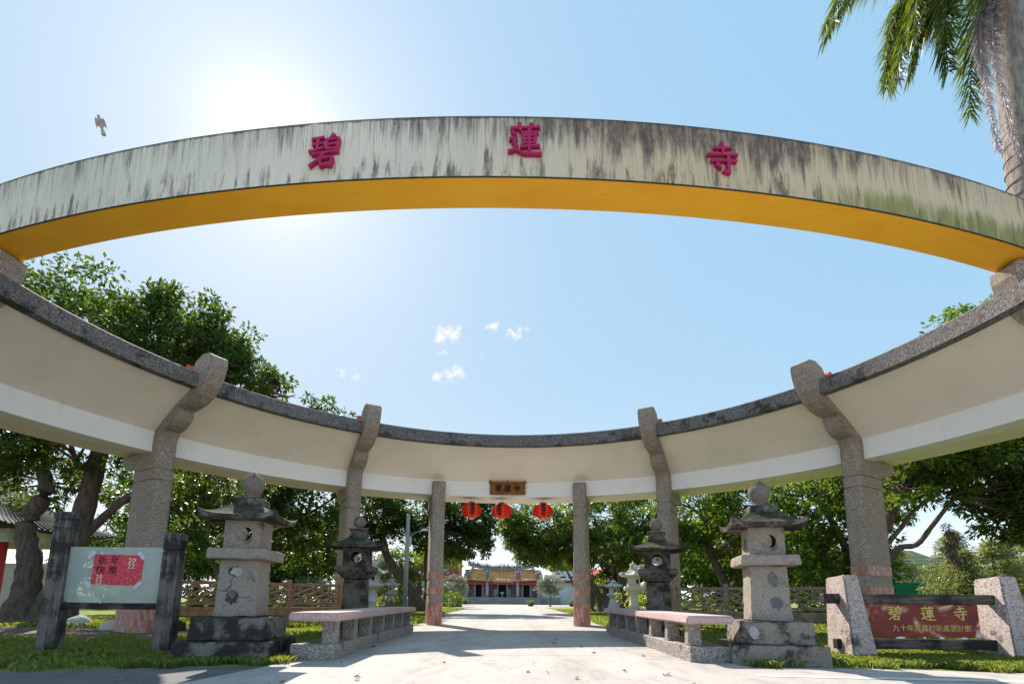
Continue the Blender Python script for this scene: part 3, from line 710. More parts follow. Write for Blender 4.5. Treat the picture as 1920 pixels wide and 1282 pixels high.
# ------------------------------------------------------------------ left notice board
nb_ = thing('notice_board', 'weathered timber notice board with a red new year poster on a clear sheet', 'notice board', (-5.42, 7.12, 0))
def npost(x, h, rz):
    m = fixn(raw(join(block([(.112, -.1), (.104, h-.26), (.094, h-.255), (.094, h-.235), (.108, h-.23), (.108, h-.14), (.096, h-.135), (.096, h-.115), (.11, h-.11), (.11, h-.02), (.098, h)]))), .008)
    p = mk('post', m, nb_, (x, 0, 0), (0, 0, rz), WOODG)
    mk('peg', fixn(raw(cube(.09, .145, -.045, .045, h-.2, h-.08)), .02, 2), p, mat=WOODD)
npost(-.80, 1.96, R(14)); npost(.76, 1.67, R(10))
ACR = NG('frosted clear sheet', .35, .4)
ACR.put(ACR.mix(ACR.mr(ACR.noise(3, 6, .6, (1, 1, .4)), .4, .7), (.74, .78, .72), (.62, .68, .62)), ACR.b.inputs['Base Color'])
_tr = ACR.n('ShaderNodeBsdfTransparent'); _tr.inputs[0].default_value = (.93, .97, .95, 1)
_tl = ACR.n('ShaderNodeBsdfTranslucent'); _tl.inputs[0].default_value = (.75, .82, .77, 1)
_m1 = ACR.n('ShaderNodeMixShader'); _m1.inputs[0].default_value = .45; ACR.l(ACR.b.outputs[0], _m1.inputs[1]); ACR.l(_tl.outputs[0], _m1.inputs[2])
_m2 = ACR.n('ShaderNodeMixShader'); ACR.l(ACR.mr(ACR.noise(2.2, 5), .3, .7, .46, .60), _m2.inputs[0]); ACR.l(_tr.outputs[0], _m2.inputs[1]); ACR.l(_m1.outputs[0], _m2.inputs[2]); ACR.l(_m2.outputs[0], ACR.out.inputs[0])
def rr2(x0, x1, z0, z1, rs, n=5):
    P = []
    for (cx, cz, a0), r in zip(((x0, z0, 180), (x1, z0, 270), (x1, z1, 0), (x0, z1, 90)), rs):
        sx = 1 if cx == x0 else -1; sz = 1 if cz == z0 else -1
        for i in range(n+1): a = R(a0+90*i/n); P.append((cx+sx*r+r*math.cos(a), cz+sz*r+r*math.sin(a)))
    return P
sheet_ = mk('clear_sheet', raw(xf(plate(rr2(-.68, .66, .705, 1.47, (.07, .05, .01, .01)), [], .008), T(0, -.02, 0))), nb_, mat=ACR.m)
mk('bottom_rail', fixn(raw(cube(-.70, .66, -.05, .05, .615, .70)), .008), nb_, mat=WOODD)
POST = NG('new year poster print', .55, .3)
_c = POST.mix(POST.mr(POST.noise(34, 3, .5), .56, .62, 0, .45), (.66, .045, .075), (.80, .36, .25))
_c = POST.mix(POST.mr(POST.voro(44, 'Distance'), .2, .14, 0, .45), _c, (.85, .55, .42)); POST.col(_c)
poster = mk('poster', raw(cube(-.36, .33, -.030, -.0265, .945, 1.365)), nb_, (0, 0, 0), (0, R(1.5), 0), POST.m)
for s_, x, z, size, mt in (('新', -.24, 1.285, .13, BLACK), ('年', -.07, 1.29, .13, BLACK), ('快', -.25, 1.15, .13, BLACK), ('樂', -.08, 1.15, .13, BLACK), ('20', .17, 1.29, .095, PAPERW), ('22', .17, 1.215, .095, PAPERW), ('20', -.25, 1.05, .085, PAPERW), ('22', -.25, .98, .085, PAPERW)):
    mk('lettering', text(s_, size, .003, 0, 0, 1.15), poster, (x, -.0315, z), mat=mt)
for k, (x, z) in enumerate(((-.36, 1.36), (.33, 1.355), (-.365, .95), (.325, .945))):
    mk('tape', raw(xf(cube(-.065, .065, -.002, 0, -.028, .028), T(x, -.0335, z, ry=R((-45, 45, 45, -45)[k])))), nb_, mat=TAPE)

# ------------------------------------------------------------------ right name sign
sg = thing('entrance_sign', 'red entrance sign with gold lettering between two rough pink stone posts', 'sign', (6.08, 7.3, 0))
def spost(b, t_):
    (x0, x1, y0, y1), (u0, u1, v0, v1) = b, t_
    me = raw(([(x0, y0, -.05), (x1, y0, -.05), (x1, y1, -.05), (x0, y1, -.05), (u0, v0, 1.2), (u1, v0, 1.2), (u1, v1, 1.17), (u0, v1, 1.17)], cube(0, 1, 0, 1, 0, 1)[1]))
    bm = bmesh.new(); bm.from_mesh(me); bmesh.ops.bevel(bm, geom=bm.edges[:], offset=.02, segments=2, affect='EDGES')
    bmesh.ops.subdivide_edges(bm, edges=bm.edges[:], cuts=3, use_grid_fill=True)
    for v in bm.verts: v.co += Vector((random.uniform(-1, 1), random.uniform(-1, 1), random.uniform(-1, 1)))*.0035
    bmesh.ops.recalc_face_normals(bm, faces=bm.faces); bm.to_mesh(me); bm.free()
    mk('stone_post', me, sg, mat=SIGNST)
spost((-1.26, -.90, -.12, .50), (-1.19, -.98, .06, .50)); spost((.99, 1.38, -.12, .50), (1.08, 1.32, .06, .50))
mk('cross_beam', fixn(raw(cube(-1.44, 1.1, .16, .28, .785, .93)), .012), sg, mat=WOODD)
mk('cross_beam', fixn(raw(cube(-1.30, 1.16, .16, .28, .145, .285)), .012), sg, mat=WOODD)
PAN = NG('red sign board with painted reflections', .28, .3)
_c = PAN.mix(PAN.mr(PAN.noise(2.4, 5, .6, (1, 1, 1.6)), .3, .7), (.24, .017, .010), (.12, .010, .008))
_c = PAN.mix(PAN.mr(PAN.noise(2.1, 6, .6, (1, 1, 1.2), dist=.5), .47, .58, 0, .9), _c, (.50, .20, .10))  # pale mottling here and below: sky and tree reflections painted into the colour
_c = PAN.mix(PAN.mr(PAN.noise(2.1, 6, .6, (1, 1, 1.2), dist=.5), .53, .62, 0, .9), _c, (.68, .68, .72)); PAN.col(_c)
pan = mk('sign_board', fixn(raw(cube(-.89, .83, .205, .235, .31, .782)), .003), sg, mat=PAN.m)
for ch, x in zip('碧蓮寺', (-.40, .08, .56)): mk('character', glyph(ch, .20, .012, .10), pan, (x, .203, .655), mat=GOLD)
mk('lettering', text('九十年度農村新風貌計劃', .105, .006, 0), pan, (.12, .203, .445), mat=GOLD)
for x, w_ in ((-.35, .16), (.0, .05), (.25, .09), (.58, .12)): mk('chipped_edge', raw(xf(plate(blob2(12, .02, int(x*100)+60, w_/.02*.5, .7), [], .006), T(x, .203, .305))), pan, mat=PAPERW)

# ------------------------------------------------------------------ small carved lanterns along the drive
def small_lantern(name, label, loc, H, mat, tall, rz, group):
    t = thing(name, label, 'stone lantern', loc, R(rz), group); k = H/2.25
    def P(nm, vf, sm=False):
        vf = ([(x*k, y*k, z*k) for x, y, z in vf[0]], vf[1]); return mk(nm, raw(vf, sm), t, mat=mat)
    if tall:
        P('base', poly_lathe([(.42, -.05), (.42, .14), (.34, .20), (.24, .25)], 6)); P('shaft', lathe([(.20, .24), (.175, .30), (.16, .52), (.19, .55), (.19, .62), (.16, .65), (.165, 1.0), (.20, 1.06)], 18), True)
        zc = 1.05
    else:
        P('base', poly_lathe([(.42, -.05), (.42, .12), (.36, .16)], 6)); P('shaft', lathe([(.30, .15), (.34, .3), (.33, .55), (.24, .85), (.20, 1.0), (.22, 1.06)], 18), True)
        zc = 1.05
    P('collar', poly_lathe([(.22, zc), (.40, zc+.13), (.42, zc+.2), (.38, zc+.26), (.30, zc+.28)], 6, 2))
    fb = poly_lathe([(.27, zc+.28), (.26, zc+.62)], 6); P('fire_box', fb)
    for j in (0, 2, 4):
        a = R(60*j+30); mk('opening', raw(xf(plate(rect2(-.05*k, .05*k, (zc+.37)*k, (zc+.53)*k), [], .01), T(.232*k*math.cos(a), .232*k*math.sin(a), 0, rz=a+math.pi/2))), t, mat=BLACK)
    P('roof', poly_lathe([(.25, zc+.60), (.50, zc+.63), (.53, zc+.69), (.38, zc+.75), (.26, zc+.83), (.16, zc+.90), (.12, zc+.93)], 6, 6, [0, .06, .08, .04, .01, 0, 0]))
    sc_ = lathe([(.0, -.045), (.055, -.04), (.075, 0), (.055, .04), (0, .045)], 10)
    for j in range(6):
        a = R(60*j); P('roof_scroll', xf(sc_, T(.52*math.cos(a), .52*math.sin(a), zc+.735, rx=R(90), rz=a)), True)
    P('finial', lathe([(.13, zc+.92), (.14, zc+.98), (.10, zc+1.0), (.13, zc+1.04), (.13, zc+1.12), (.06, zc+1.15), (.03, zc+1.17), (.015, zc+1.24), (0, zc+1.25)] if tall else [(.16, zc+.92), (.17, zc+1.0), (.06, zc+1.03), (.03, zc+1.08), (0, zc+1.09)], 16), True)
    return t
GL = 'small carved lanterns lining the drive'
for nm, lab, x, y, H, m_, tall, rz in (
    ('carved_lantern', 'tall pale carved lantern just right of the left black lantern', -6.1, 23, 2.5, SMALL, 1, 12),
    ('carved_lantern', 'short pale carved lantern with squat foot, left side of the drive', -6.38, 27.6, 1.95, SMALL, 0, 8),
    ('carved_lantern', 'dark carved lantern nearest the short pale one, left of the drive', -6.55, 31.5, 2.1, SMALLD, 0, 0),
    ('carved_lantern', 'dark carved lantern at the foot of the leaning left trunk', -7.05, 36.5, 2.1, SMALLD, 1, 20),
    ('carved_lantern', 'dark carved lantern beside the left gate column, farthest of its row', -7.35, 41.5, 2.2, SMALLD, 1, 5),
    ('carved_lantern', 'tall pale carved lantern with curled roof above the right bench', 4.9, 20, 2.3, SMALL, 1, 25),
    ('carved_lantern', 'short pale carved lantern with squat foot, right side of the drive', 5.32, 26, 1.95, SMALL, 0, 10),
    ('carved_lantern', 'dark carved lantern next to the short pale one, right of the drive', 5.85, 30.5, 2.0, SMALLD, 0, 0),
    ('carved_lantern', 'dark carved lantern beside the right gate column', 5.5, 34, 1.95, SMALLD, 1, 14),
    ('carved_lantern', 'pale carved lantern mostly hidden behind the right black lantern', 5.0, 17.6, 2.45, SMALL, 1, 30)):
    small_lantern(nm, lab, (x, y, 0), H, m_, tall, rz, GL)

# ------------------------------------------------------------------ street lamp
sl = thing('street_lamp', 'grey concrete pole with a small street lamp arm beside the leaning tree', 'street lamp', (-5.05, 25, 0))
mk('pole', raw(lathe([(.13, -.1), (.085, 4.92), (.07, 4.95)], 14), True), sl, mat=GREY)
mk('arm', raw(tube(smoothpath([(.05, 0, 3.75), (.35, 0, 4.02), (.72, 0, 4.14)]), .02, 6)), sl, mat=GREY)
mk('lamp_head', raw(tube([(.66, 0, 4.12), (.78, 0, 4.17), (.92, 0, 4.17), (1.0, 0, 4.16)], [.03, .06, .065, .03], 10)), sl, mat=m_flat('pale lamp housing', (.6, .6, .58)))
mk('switch_box', fixn(raw(cube(.10, .2, -.06, .06, 3.45, 3.82)), .008), sl, mat=m_flat('pale switch box', (.55, .58, .6)))
mk('clamp', raw(lathe([(.11, 3.2), (.12, 3.21), (.12, 3.26), (.11, 3.27)], 12)), sl, mat=GREY)

# ------------------------------------------------------------------ trees
def leaves(centers, sizes, per, L, droop=.25, flat=.7, wid=.42, g=rng):
    n = len(centers)*per
    c = np.repeat(np.asarray(centers), per, 0); s = np.repeat(np.asarray(sizes), per)[:, None]
    off = g.normal(0, 1, (n, 3)); off /= np.linalg.norm(off, axis=1)[:, None]; off *= g.uniform(.15, 1, (n, 1))**.6*s; off[:, 2] *= flat
    p = c+off
    d = off/np.maximum(np.linalg.norm(off, axis=1)[:, None], 1e-6)+g.normal(0, .6, (n, 3)); d[:, 2] -= droop; d /= np.linalg.norm(d, axis=1)[:, None]
    u = np.cross(d, g.normal(0, 1, (n, 3))+np.array([0, 0, 1.4])); u /= np.maximum(np.linalg.norm(u, axis=1)[:, None], 1e-6)
    nn = np.cross(u, d)
    l = L*g.uniform(.6, 1.3, (n, 1)); w_ = l*wid*.5
    V = np.stack([p, p+d*l*.5+u*w_+nn*w_*.3, p+d*l-nn*l*.12, p+d*l*.5-u*w_+nn*w_*.3], 1).reshape(-1, 3)
    return V, np.arange(n*4).reshape(-1, 4)
def crown_points(lobes, dens, g):
    C, S = [], []
    for (c, r, k) in lobes:
        n = int(1.9*dens*k*(r[0]*r[1]*r[2])**(2/3))
        d = g.normal(0, 1, (n, 3)); d /= np.linalg.norm(d, axis=1)[:, None]
        rad = g.uniform(.35, 1.08, (n, 1))**.55
        C.append(np.array(c)+d*rad*np.array(r)); S.append(g.uniform(.28, .62, n)*min(1.25, .55+.2*min(r)))
    return np.concatenate(C), np.concatenate(S)
def tree(name, label, base, trunks, lobes, mat, per=46, L=.17, dens=9, seed=1, group=None, cat='tree', bark=None, limbs=True, droop=.25):
    g = np.random.default_rng(seed); bx, by = base
    t = thing(name, label, cat, (bx, by, 0), 0, group)
    O = np.array([bx, by, 0])
    lob = [(np.array(c)-O, r, k) for c, r, k in lobes]
    bark = bark or BARK
    ends = []
    for path, r0, r1 in trunks:
        P = smoothpath([np.array(p)-O for p in path], 6); n = len(P)
        rad = [(r0+(r1-r0)*(i/(n-1))**.8)*(1+.9*max(0, 1-i/(n*.16)) if path[0][2] <= .1 else 1)*(1+.07*math.sin(i*2.1)) for i in range(n)]
        mk('trunk', raw(tube(P, rad, 12), True), t, mat=bark); ends.append((np.array(P[-1]), r1)); ends.append((np.array(P[int(n*.7)]), r1))
    C, S = crown_points(lob, dens, g)
    if limbs and ends:
        br_ = []
        for c, r, k in lob:
            e, r1 = min(ends, key=lambda q: np.linalg.norm(q[0]-c)); mid_ = (e+c)/2+g.normal(0, .25, 3)
            Lp = smoothpath([e, mid_, c], 4); br_.append(tube(Lp, [max(.03, r1*(1-.75*i/(len(Lp)-1))) for i in range(len(Lp))], 7))
            for q in range(7):
                d = g.normal(0, 1, 3); d /= np.linalg.norm(d); tip = c+d*np.array(r)*.92; s0 = np.array(Lp[random.randint(3, len(Lp)-1)])
                br_.append(tube(smoothpath([s0, (s0+tip)/2+g.normal(0, .15, 3), tip], 3), [.045, .04, .035, .03, .022, .016, .01], 5))
        mk('limbs', raw(join(*br_), True), t, mat=bark)
    V, F = leaves(C, S, int(per*1.25), L*1.12, droop, g=g)
    mk('crown', nmesh(V, F, mat), t, kind='stuff')
    return t
TG = 'broadleaf trees around the gateway'
tree('banyan_tree', 'big dark glossy tree with twisted twin trunks beyond the notice board', (-14, 15), [
    ([(-14.0, 15, -.1), (-14.05, 15, .9), (-14.1, 15, 1.8), (-14.38, 15, 2.9), (-13.95, 15, 3.85), (-14.4, 15.2, 4.8), (-15.2, 15.4, 6.5)], .42, .13),
    ([(-13.4, 15.2, -.1), (-13.2, 15.2, 1.2), (-13.1, 15.3, 2.4), (-12.95, 15.4, 4.2), (-12.8, 15.5, 6), (-12.4, 15.5, 7.8)], .45, .16),
    ([(-13.1, 15.3, 2.3), (-12.2, 15.6, 3.6), (-11.2, 15.8, 4.6), (-9.8, 15.6, 6.6)], .15, .07)],
    [((-12.6, 15.5, 8.6), (3.0, 2.8, 2.3), 1), ((-15.3, 15, 8.8), (3.0, 2.8, 2.3), 1), ((-10.2, 15.2, 8.0), (1.9, 1.9, 1.6), 1), ((-8.6, 15, 7.2), (1.3, 1.2, .8), .9), ((-7.3, 14.9, 7.2), (.75, .8, .35), .8), ((-10.6, 15.2, 9.2), (1.7, 1.6, 1.2), 1), ((-9.3, 15, 8.7), (1.0, 1.1, 1.0), 1), ((-8.3, 15, 7.7), (1.0, 1.0, .6), .9), ((-9.0, 15, 8.4), (.45, .6, .7), .7),
     ((-13.2, 14.6, 5.6), (2.6, 1.8, 1.3), .9), ((-10.4, 16.8, 5.2), (2.4, 1.8, 1.2), .9), ((-16.8, 14.6, 5.8), (2.8, 2.2, 1.7), 1), ((-11.7, 16.5, 3.9), (1.4, 1.4, .8), .8), ((-15.4, 16.5, 4.4), (2.0, 1.5, .9), .8)], LEAFD, 66, .165, 10, 21, TG)
tree('shade_tree', 'broad dark tree behind the brown lattice fence', (-14.6, 26), [
    ([(-14.6, 26, -.1), (-14.5, 26, 1.6), (-14.2, 26, 3.2), (-13.4, 26, 5.2), (-12, 26, 7.5)], .40, .14), ([(-14.5, 26, 1.4), (-15.3, 26, 3), (-16.6, 26, 5)], .22, .1), ([(-14.3, 26, 2.6), (-12.6, 26, 3.8), (-10.6, 26, 5)], .16, .07)],
    [((-14.2, 26, 7.3), (3.8, 3, 2.6), 1), ((-10.6, 26, 9.3), (2.4, 2.2, 2.0), 1), ((-9.9, 25.4, 6.0), (2.6, 2.2, 1.7), 1), ((-12.6, 25, 4.6), (2.4, 2, 1.4), .9), ((-17.6, 26, 6), (3, 2.6, 2.8), 1), ((-9.4, 25, 4.0), (1.6, 1.6, 1.1), .8), ((-14.2, 25, 3.4), (2.0, 1.5, .9), .8), ((-11, 25.4, 3.0), (1.6, 1.4, .8), .8), ((-8.0, 26, 7.6), (1.5, 1.4, 1.3), 1)], LEAFD, 46, .22, 8, 22, TG)
tree('shade_tree', 'dark tree with a thick leaning trunk left of the drive', (-5.2, 30), [
    ([(-5.0, 30, -.1), (-5.6, 30, 1.0), (-6.5, 30, 2.2), (-7.3, 30, 3.4), (-7.7, 30, 5.2)], .42, .18), ([(-4.9, 30.4, -.1), (-4.75, 30.4, 1.5), (-4.9, 30.3, 3.2), (-4.3, 30.2, 5)], .36, .15), ([(-5.3, 30.1, .8), (-5.3, 30.1, 2.1), (-6.0, 30, 2.6)], .12, .1)],
    [((-6.2, 30, 6.6), (2.8, 2.6, 1.9), 1), ((-3.0, 30, 6.0), (2.1, 2.2, 1.6), 1.1), ((-8.6, 30, 6.1), (2.2, 2.2, 1.7), 1), ((-3.2, 29.6, 4.3), (1.8, 1.6, 1.0), 1.1), ((-6.8, 29.6, 4.6), (1.6, 1.4, .8), .8), ((-1.7, 30, 4.5), (.9, 1, .9), 1), ((-5.6, 30, 5.0), (2.0, 1.6, 1.0), 1), ((-8.8, 29.6, 4.4), (1.5, 1.4, .9), .9), ((-4.4, 29.5, 3.6), (1.2, 1.1, .6), 1), ((-1.9, 30, 5.6), (1.1, 1.4, 1.4), 1.1), ((-2.3, 30, 3.9), (1.3, 1.2, .8), 1.1), ((-3.6, 29.8, 3.4), (1.2, 1.1, .6), 1)], LEAFD, 52, .2, 10, 23, TG)
tree('shade_tree', 'broad mid green tree overhanging the right of the drive', (6.4, 32), [
    ([(5.9, 32, -.1), (5.5, 32, 1.3), (4.6, 32, 2.6), (3.6, 32, 4.4)], .30, .12), ([(7.2, 32.2, -.1), (7.2, 32.2, 1.6), (7.0, 32, 3.2), (7.6, 32, 5)], .36, .14), ([(6.3, 32, -.1), (6.2, 32, 1.4), (6.6, 32, 3), (5.8, 32, 4.6)], .25, .1)],
    [((2.3, 32, 5.3), (2.3, 2.2, 1.7), 1.1), ((5.4, 32, 6.2), (2.6, 2.6, 2.0), 1), ((8.5, 32, 6.2), (2.2, 2.2, 1.8), 1), ((1.9, 31.6, 3.8), (1.3, 1.2, .9), 1.1), ((6.3, 31, 4.3), (2.2, 1.8, 1.1), .9), ((.4, 32, 4.7), (.9, 1, .7), 1), ((9.2, 31.6, 4.1), (1.5, 1.4, 1.0), .9), ((3.9, 31.5, 4.4), (1.9, 1.5, 1.1), 1), ((3.4, 31.4, 3.4), (1.1, 1.0, .6), 1), ((.7, 32, 5.7), (1.2, 1.4, 1.5), 1.1), ((1.2, 32, 4.2), (1.2, 1.2, .9), 1), ((1.6, 32, 3.6), (1.4, 1.2, .7), 1.1), ((3.2, 32, 3.4), (1.3, 1.2, .6), 1.1), ((-.1, 32, 5.2), (.7, 1, 1.2), 1), ((4.8, 32, 3.6), (1.2, 1.2, .6), 1), ((7.8, 31.5, 3.4), (1.3, 1.2, .7), .9), ((10.6, 32, 5.4), (1.8, 1.6, 1.4), 1)], LEAFM, 52, .2, 10, 24, TG)
tree('shade_tree', 'yellow green tree hanging low in front of the temple roof', (4.6, 41), [
    ([(5.4, 41, -.1), (5.3, 41, 1.6), (4.6, 41, 3.2)], .16, .07)], [((3.9, 41, 3.9), (1.6, 1.3, 1.0), 1), ((5.6, 41, 4.4), (1.8, 1.5, 1.1), 1)], LEAFY, 46, .2, 9, 25, TG)
tree('shade_tree', 'yellow green tree left of the temple roof', (-7.0, 46), [
    ([(-6.9, 46, -.1), (-6.8, 46, 1.6), (-6.2, 46, 3)], .16, .07)], [((-5.6, 46, 4.4), (1.3, 1.2, 1.0), 1), ((-7, 46, 5.0), (1.6, 1.5, 1.1), 1)], LEAFY, 46, .2, 9, 26, TG)
tree('shade_tree', 'mid green tree behind the right black lantern', (10.4, 24), [
    ([(10.4, 24, -.1), (10.2, 24, 1.6), (9.6, 24, 3.0), (9.4, 24, 4.6)], .28, .11), ([(10.4, 24, 1.2), (11.2, 24, 2.6), (12, 24, 4.2)], .16, .08)],
    [((8.8, 24, 5.2), (1.9, 1.9, 1.7), 1), ((11.8, 24, 5.4), (2.1, 2, 1.8), 1), ((10.4, 23.6, 3.6), (2.0, 1.6, 1.0), .9), ((12.8, 24, 3.4), (1.6, 1.6, 1.4), 1), ((10.6, 24, 7), (1.7, 1.6, 1.2), .9), ((8.0, 23.6, 3.6), (1.3, 1.2, .9), .9), ((11.6, 23.6, 2.4), (1.3, 1.1, .8), .8)], LEAFM, 50, .2, 10, 27, TG)
tree('shade_tree', 'bright green tree between the right lantern and the right thick column', (14.6, 20), [
    ([(13.9, 20, -.1), (13.8, 20, 1.6), (13.2, 20, 3.4), (12.6, 20, 4.6)], .24, .1), ([(13.9, 20, 1.5), (14.8, 20, 3.2), (15.2, 20, 4.8)], .16, .08)],
    [((12.2, 20, 5.0), (1.6, 1.7, 1.4), 1), ((14.4, 20, 5.4), (2.0, 1.9, 1.7), 1), ((11.6, 20, 3.6), (1.3, 1.3, .9), .9), ((13.6, 20, 3.2), (1.4, 1.4, .8), .8), ((12.6, 20, 2.1), (1.2, 1.1, .7), .8)], LEAFM, 50, .19, 11, 28, TG)
tree('shade_tree', 'large green tree over the entrance sign, with hanging roots', (12.4, 16.6), [
    ([(12.2, 16.6, -.1), (12.0, 16.6, 1.4), (12.1, 16.5, 2.6), (12.9, 16.4, 4.2), (14.4, 16.2, 6.4)], .30, .12), ([(12.0, 16.5, 1.6), (12.5, 16.2, 2.5), (13.0, 16, 2.65), (13.6, 16, 3.3), (14.4, 16, 4.2)], .11, .06), ([(12.0, 16.5, 2.3), (12.7, 16.2, 3.2), (13.1, 16.1, 3.75), (14, 16, 4.4)], .09, .05)],
    [((15.4, 16, 7.4), (2.5, 2.4, 2.6), 1), ((18, 16, 6.9), (2.6, 2.6, 3.2), 1), ((13.6, 16, 6.2), (1.6, 1.7, 1.6), 1), ((17.2, 15.6, 4.6), (2.0, 1.8, 1.2), 1), ((14.9, 15.8, 4.9), (1.6, 1.5, .9), 1), ((16.6, 16, 10), (1.8, 1.6, 1.0), .9), ((18.7, 15.6, 3.6), (1.3, 1.3, .9), 1), ((12.7, 16, 4.6), (.8, 1, .8), .8), ((17.4, 15.6, 3.2), (1.6, 1.4, .8), 1.1), ((16.0, 15.8, 3.5), (.9, 1, .6), 1), ((19.0, 15.4, 4.6), (1.6, 1.6, 1.2), 1), ((16.8, 15.8, 3.9), (1.6, 1.4, .8), 1), ((15.6, 16, 4.2), (1.1, 1.1, .6), 1), ((18.4, 15.5, 2.9), (.9, .9, .6), 1), ((14.3, 16.2, 5.4), (1.5, 1.4, 1.0), 1)], LEAFM, 64, .17, 11, 29, TG)
rt_ = thing('aerial_roots', 'shaggy brown hanging root bundle left of the far sign post', 'roots', (13.95, 15.9, 2.05))
V_, F_ = leaves(np.array([(random.gauss(0, .07)+.10*(1-u), random.gauss(0, .07), 1.25*u) for u in [random.random() for _ in range(60)]]), np.full(60, .09), 22, .13, 1.4, 1, .16)
mk('root_strands', nmesh(V_, F_, m_leaf('dry root strands', (.06, .045, .035), (.16, .12, .09), .2, (.2, .15, .1))), rt_, kind='stuff')
# backdrop trees
BG = 'backdrop trees beyond the lawn'
for i, (x, y, h, wd, mt, lab) in enumerate((
    (-27, 44, 9, 5, LEAFM, 'far round tree behind the banyan at the left edge'), (-19.5, 46, 8.5, 4.5, LEAFM, 'far tree seen between the banyan and the fence'), (-14.5, 52, 6, 3.4, LEAFG, 'far pale tree behind the brown fence'),
    (-13, 60, 7, 4, LEAFM, 'far tree left of the temple wing'), (14.5, 52, 9, 4.5, LEAFM, 'far tree right of the temple wing'), (20.5, 46, 9.5, 5, LEAFD, 'far dark tree behind the grey fence'), (27, 50, 9, 5, LEAFM, 'far tree behind the bright green tree'),
    (9.5, 44, 8, 3.4, LEAFD, 'far dark tree between the drive trees and the grey fence'), (15.5, 38, 7.5, 3.6, LEAFM, 'far tree behind the right stone lantern'), (-16.5, 40, 8, 4, LEAFD, 'far dark tree behind the broad left tree'), (24, 36, 6.5, 3.6, LEAFD, 'far dark tree left of the court screen'), (33, 58, 9, 5, LEAFM, 'far tree behind the court screen'), (-36, 48, 9, 6, LEAFD, 'far dark tree behind the red columned pavilion'))):
    tree('far_tree', lab, (x, y), [([(x, y, -.1), (x+.2, y, h*.25), (x, y, h*.5)], .3, .15)],
         [((x, y, h*.62), (wd*.8, wd*.7, h*.34), 1), ((x-wd*.5, y, h*.48), (wd*.55, wd*.5, h*.26), 1), ((x+wd*.5, y, h*.5), (wd*.55, wd*.5, h*.26), 1), ((x, y, h*.28), (wd*.7, wd*.5, h*.2), .8)], mt, 40, .3, 5.5, 40+i, BG)
def conifer(label, x, y, h, w_, seed):
    g = np.random.default_rng(seed); t = thing('conifer', label, 'conifer', (x, y, 0), 0, 'conifers beyond the tennis court')
    mk('trunk', raw(lathe([(.16, -.1), (.12, h*.5), (.03, h)], 9), True), t, mat=BARK)
    C, S, B = [], [], []
    for k in range(16):
        z = h*(.12+.84*k/16); r = w_*(1-k/16.5)**.8
        for j in range(7):
            a = g.uniform(0, 6.28); rr = r*g.uniform(.75, 1.1)
            B.append(tube([(0, 0, z), (rr*math.cos(a), rr*math.sin(a), z-.05*rr)], [.035, .01], 4))
            for q in range(4): f = g.uniform(.3, 1); C.append((rr*f*math.cos(a), rr*f*math.sin(a), z-.05*rr*f+g.normal(0, .05))); S.append(.16+.16*f)
    mk('branches', raw(join(*B)), t, mat=BARK)
    V, F = leaves(np.array(C), np.array(S)*1.5, 22, .26, .1, .45, .22, g); mk('crown', nmesh(V, F, LEAFC), t, kind='stuff')
for i, (lab, x, y, h, w_) in enumerate((('low wide conifer behind the right stone post', 34.5, 36, 5.6, 3.4), ('pale conifer farthest right beyond the sign', 40, 38, 6.4, 3.6), ('conifer rising directly above the far end of the sign', 30.5, 34, 4.6, 2.2), ('tiered conifer right of the hanging roots', 36, 41, 7.0, 3.4), ('conifer at the right edge beyond the sign', 42, 42, 6.6, 3.6), ('bushy conifer behind the green court screen', 38.5, 50, 6.4, 4.0))):
    conifer(lab, x, y, h, w_, 70+i)
# shrubs
def shrub(name, label, loc, r, h, mt, seed, group, stem=0, per=40, L=.14):
    x, y = loc
    tr__ = [([(x, y, -.05), (x+.05, y, stem*.6), (x, y, stem+.2)], .09, .05)] if stem else []
    tree(name, label, loc, tr__, [((x, y, stem+h*.5), (r, r*.8, h*.5), 1.2), ((x-r*.45, y, stem+h*.38), (r*.6, r*.5, h*.36), 1), ((x+r*.45, y, stem+h*.42), (r*.6, r*.5, h*.36), 1)], mt, per, L, 10, seed, group, 'shrub', limbs=bool(stem))
shrub('round_tree', 'clipped pale round tree at the left of the temple', (-7.7, 70), 1.9, 3.2, LEAFG, 81, 'clipped trees before the temple', .9, 44, .2)
shrub('round_tree', 'clipped pale round tree on a bare stem right of the temple steps', (4.8, 60), 1.5, 2.2, LEAFG, 82, 'clipped trees before the temple', 1.4, 44, .18)
for i, (x, y, r, h, mt, lab) in enumerate(((-11.2, 21, 1.5, 1.6, LEAFM, 'green shrub behind the left end of the brown fence'), (-8.6, 22, 1.5, 1.5, LEAFG, 'pale leafy shrub behind the brown fence'), (-7.2, 27.5, 1.5, 1.7, LEAFY, 'light green shrub behind the tall pale left lantern'), (-6.0, 46, 1.8, 1.6, LEAFM, 'low shrub row at the left lawn end'),
    (6.6, 23.5, 1.4, 1.5, LEAFY, 'light green shrub behind the tall pale right lantern'), (7.6, 21, 1.1, 1.1, LEAFM, 'green shrub left of the grey fence post'), (9.6, 20, 1.4, 1.2, LEAFM, 'green shrub behind the middle of the grey fence'), (12.2, 19, 1.3, 1.2, LEAFM, 'green shrub behind the right end of the grey fence'), (7.5, 40, 2.0, 2.4, LEAFY, 'bright shrub between the trunks right of the drive'),
    (-17, 33, 2.2, 1.8, LEAFM, 'shrub below the broad tree at left'), (-23, 30, 2.2, 1.6, LEAFM, 'shrub near the pavilion wall'), (-10.5, 36, 2.2, 2.0, LEAFG, 'pale shrub left of the dark lantern row'))):
    shrub('shrub', lab, (x, y), r, h, mt, 90+i, 'shrubs on the lawn', 0, 40, .15)

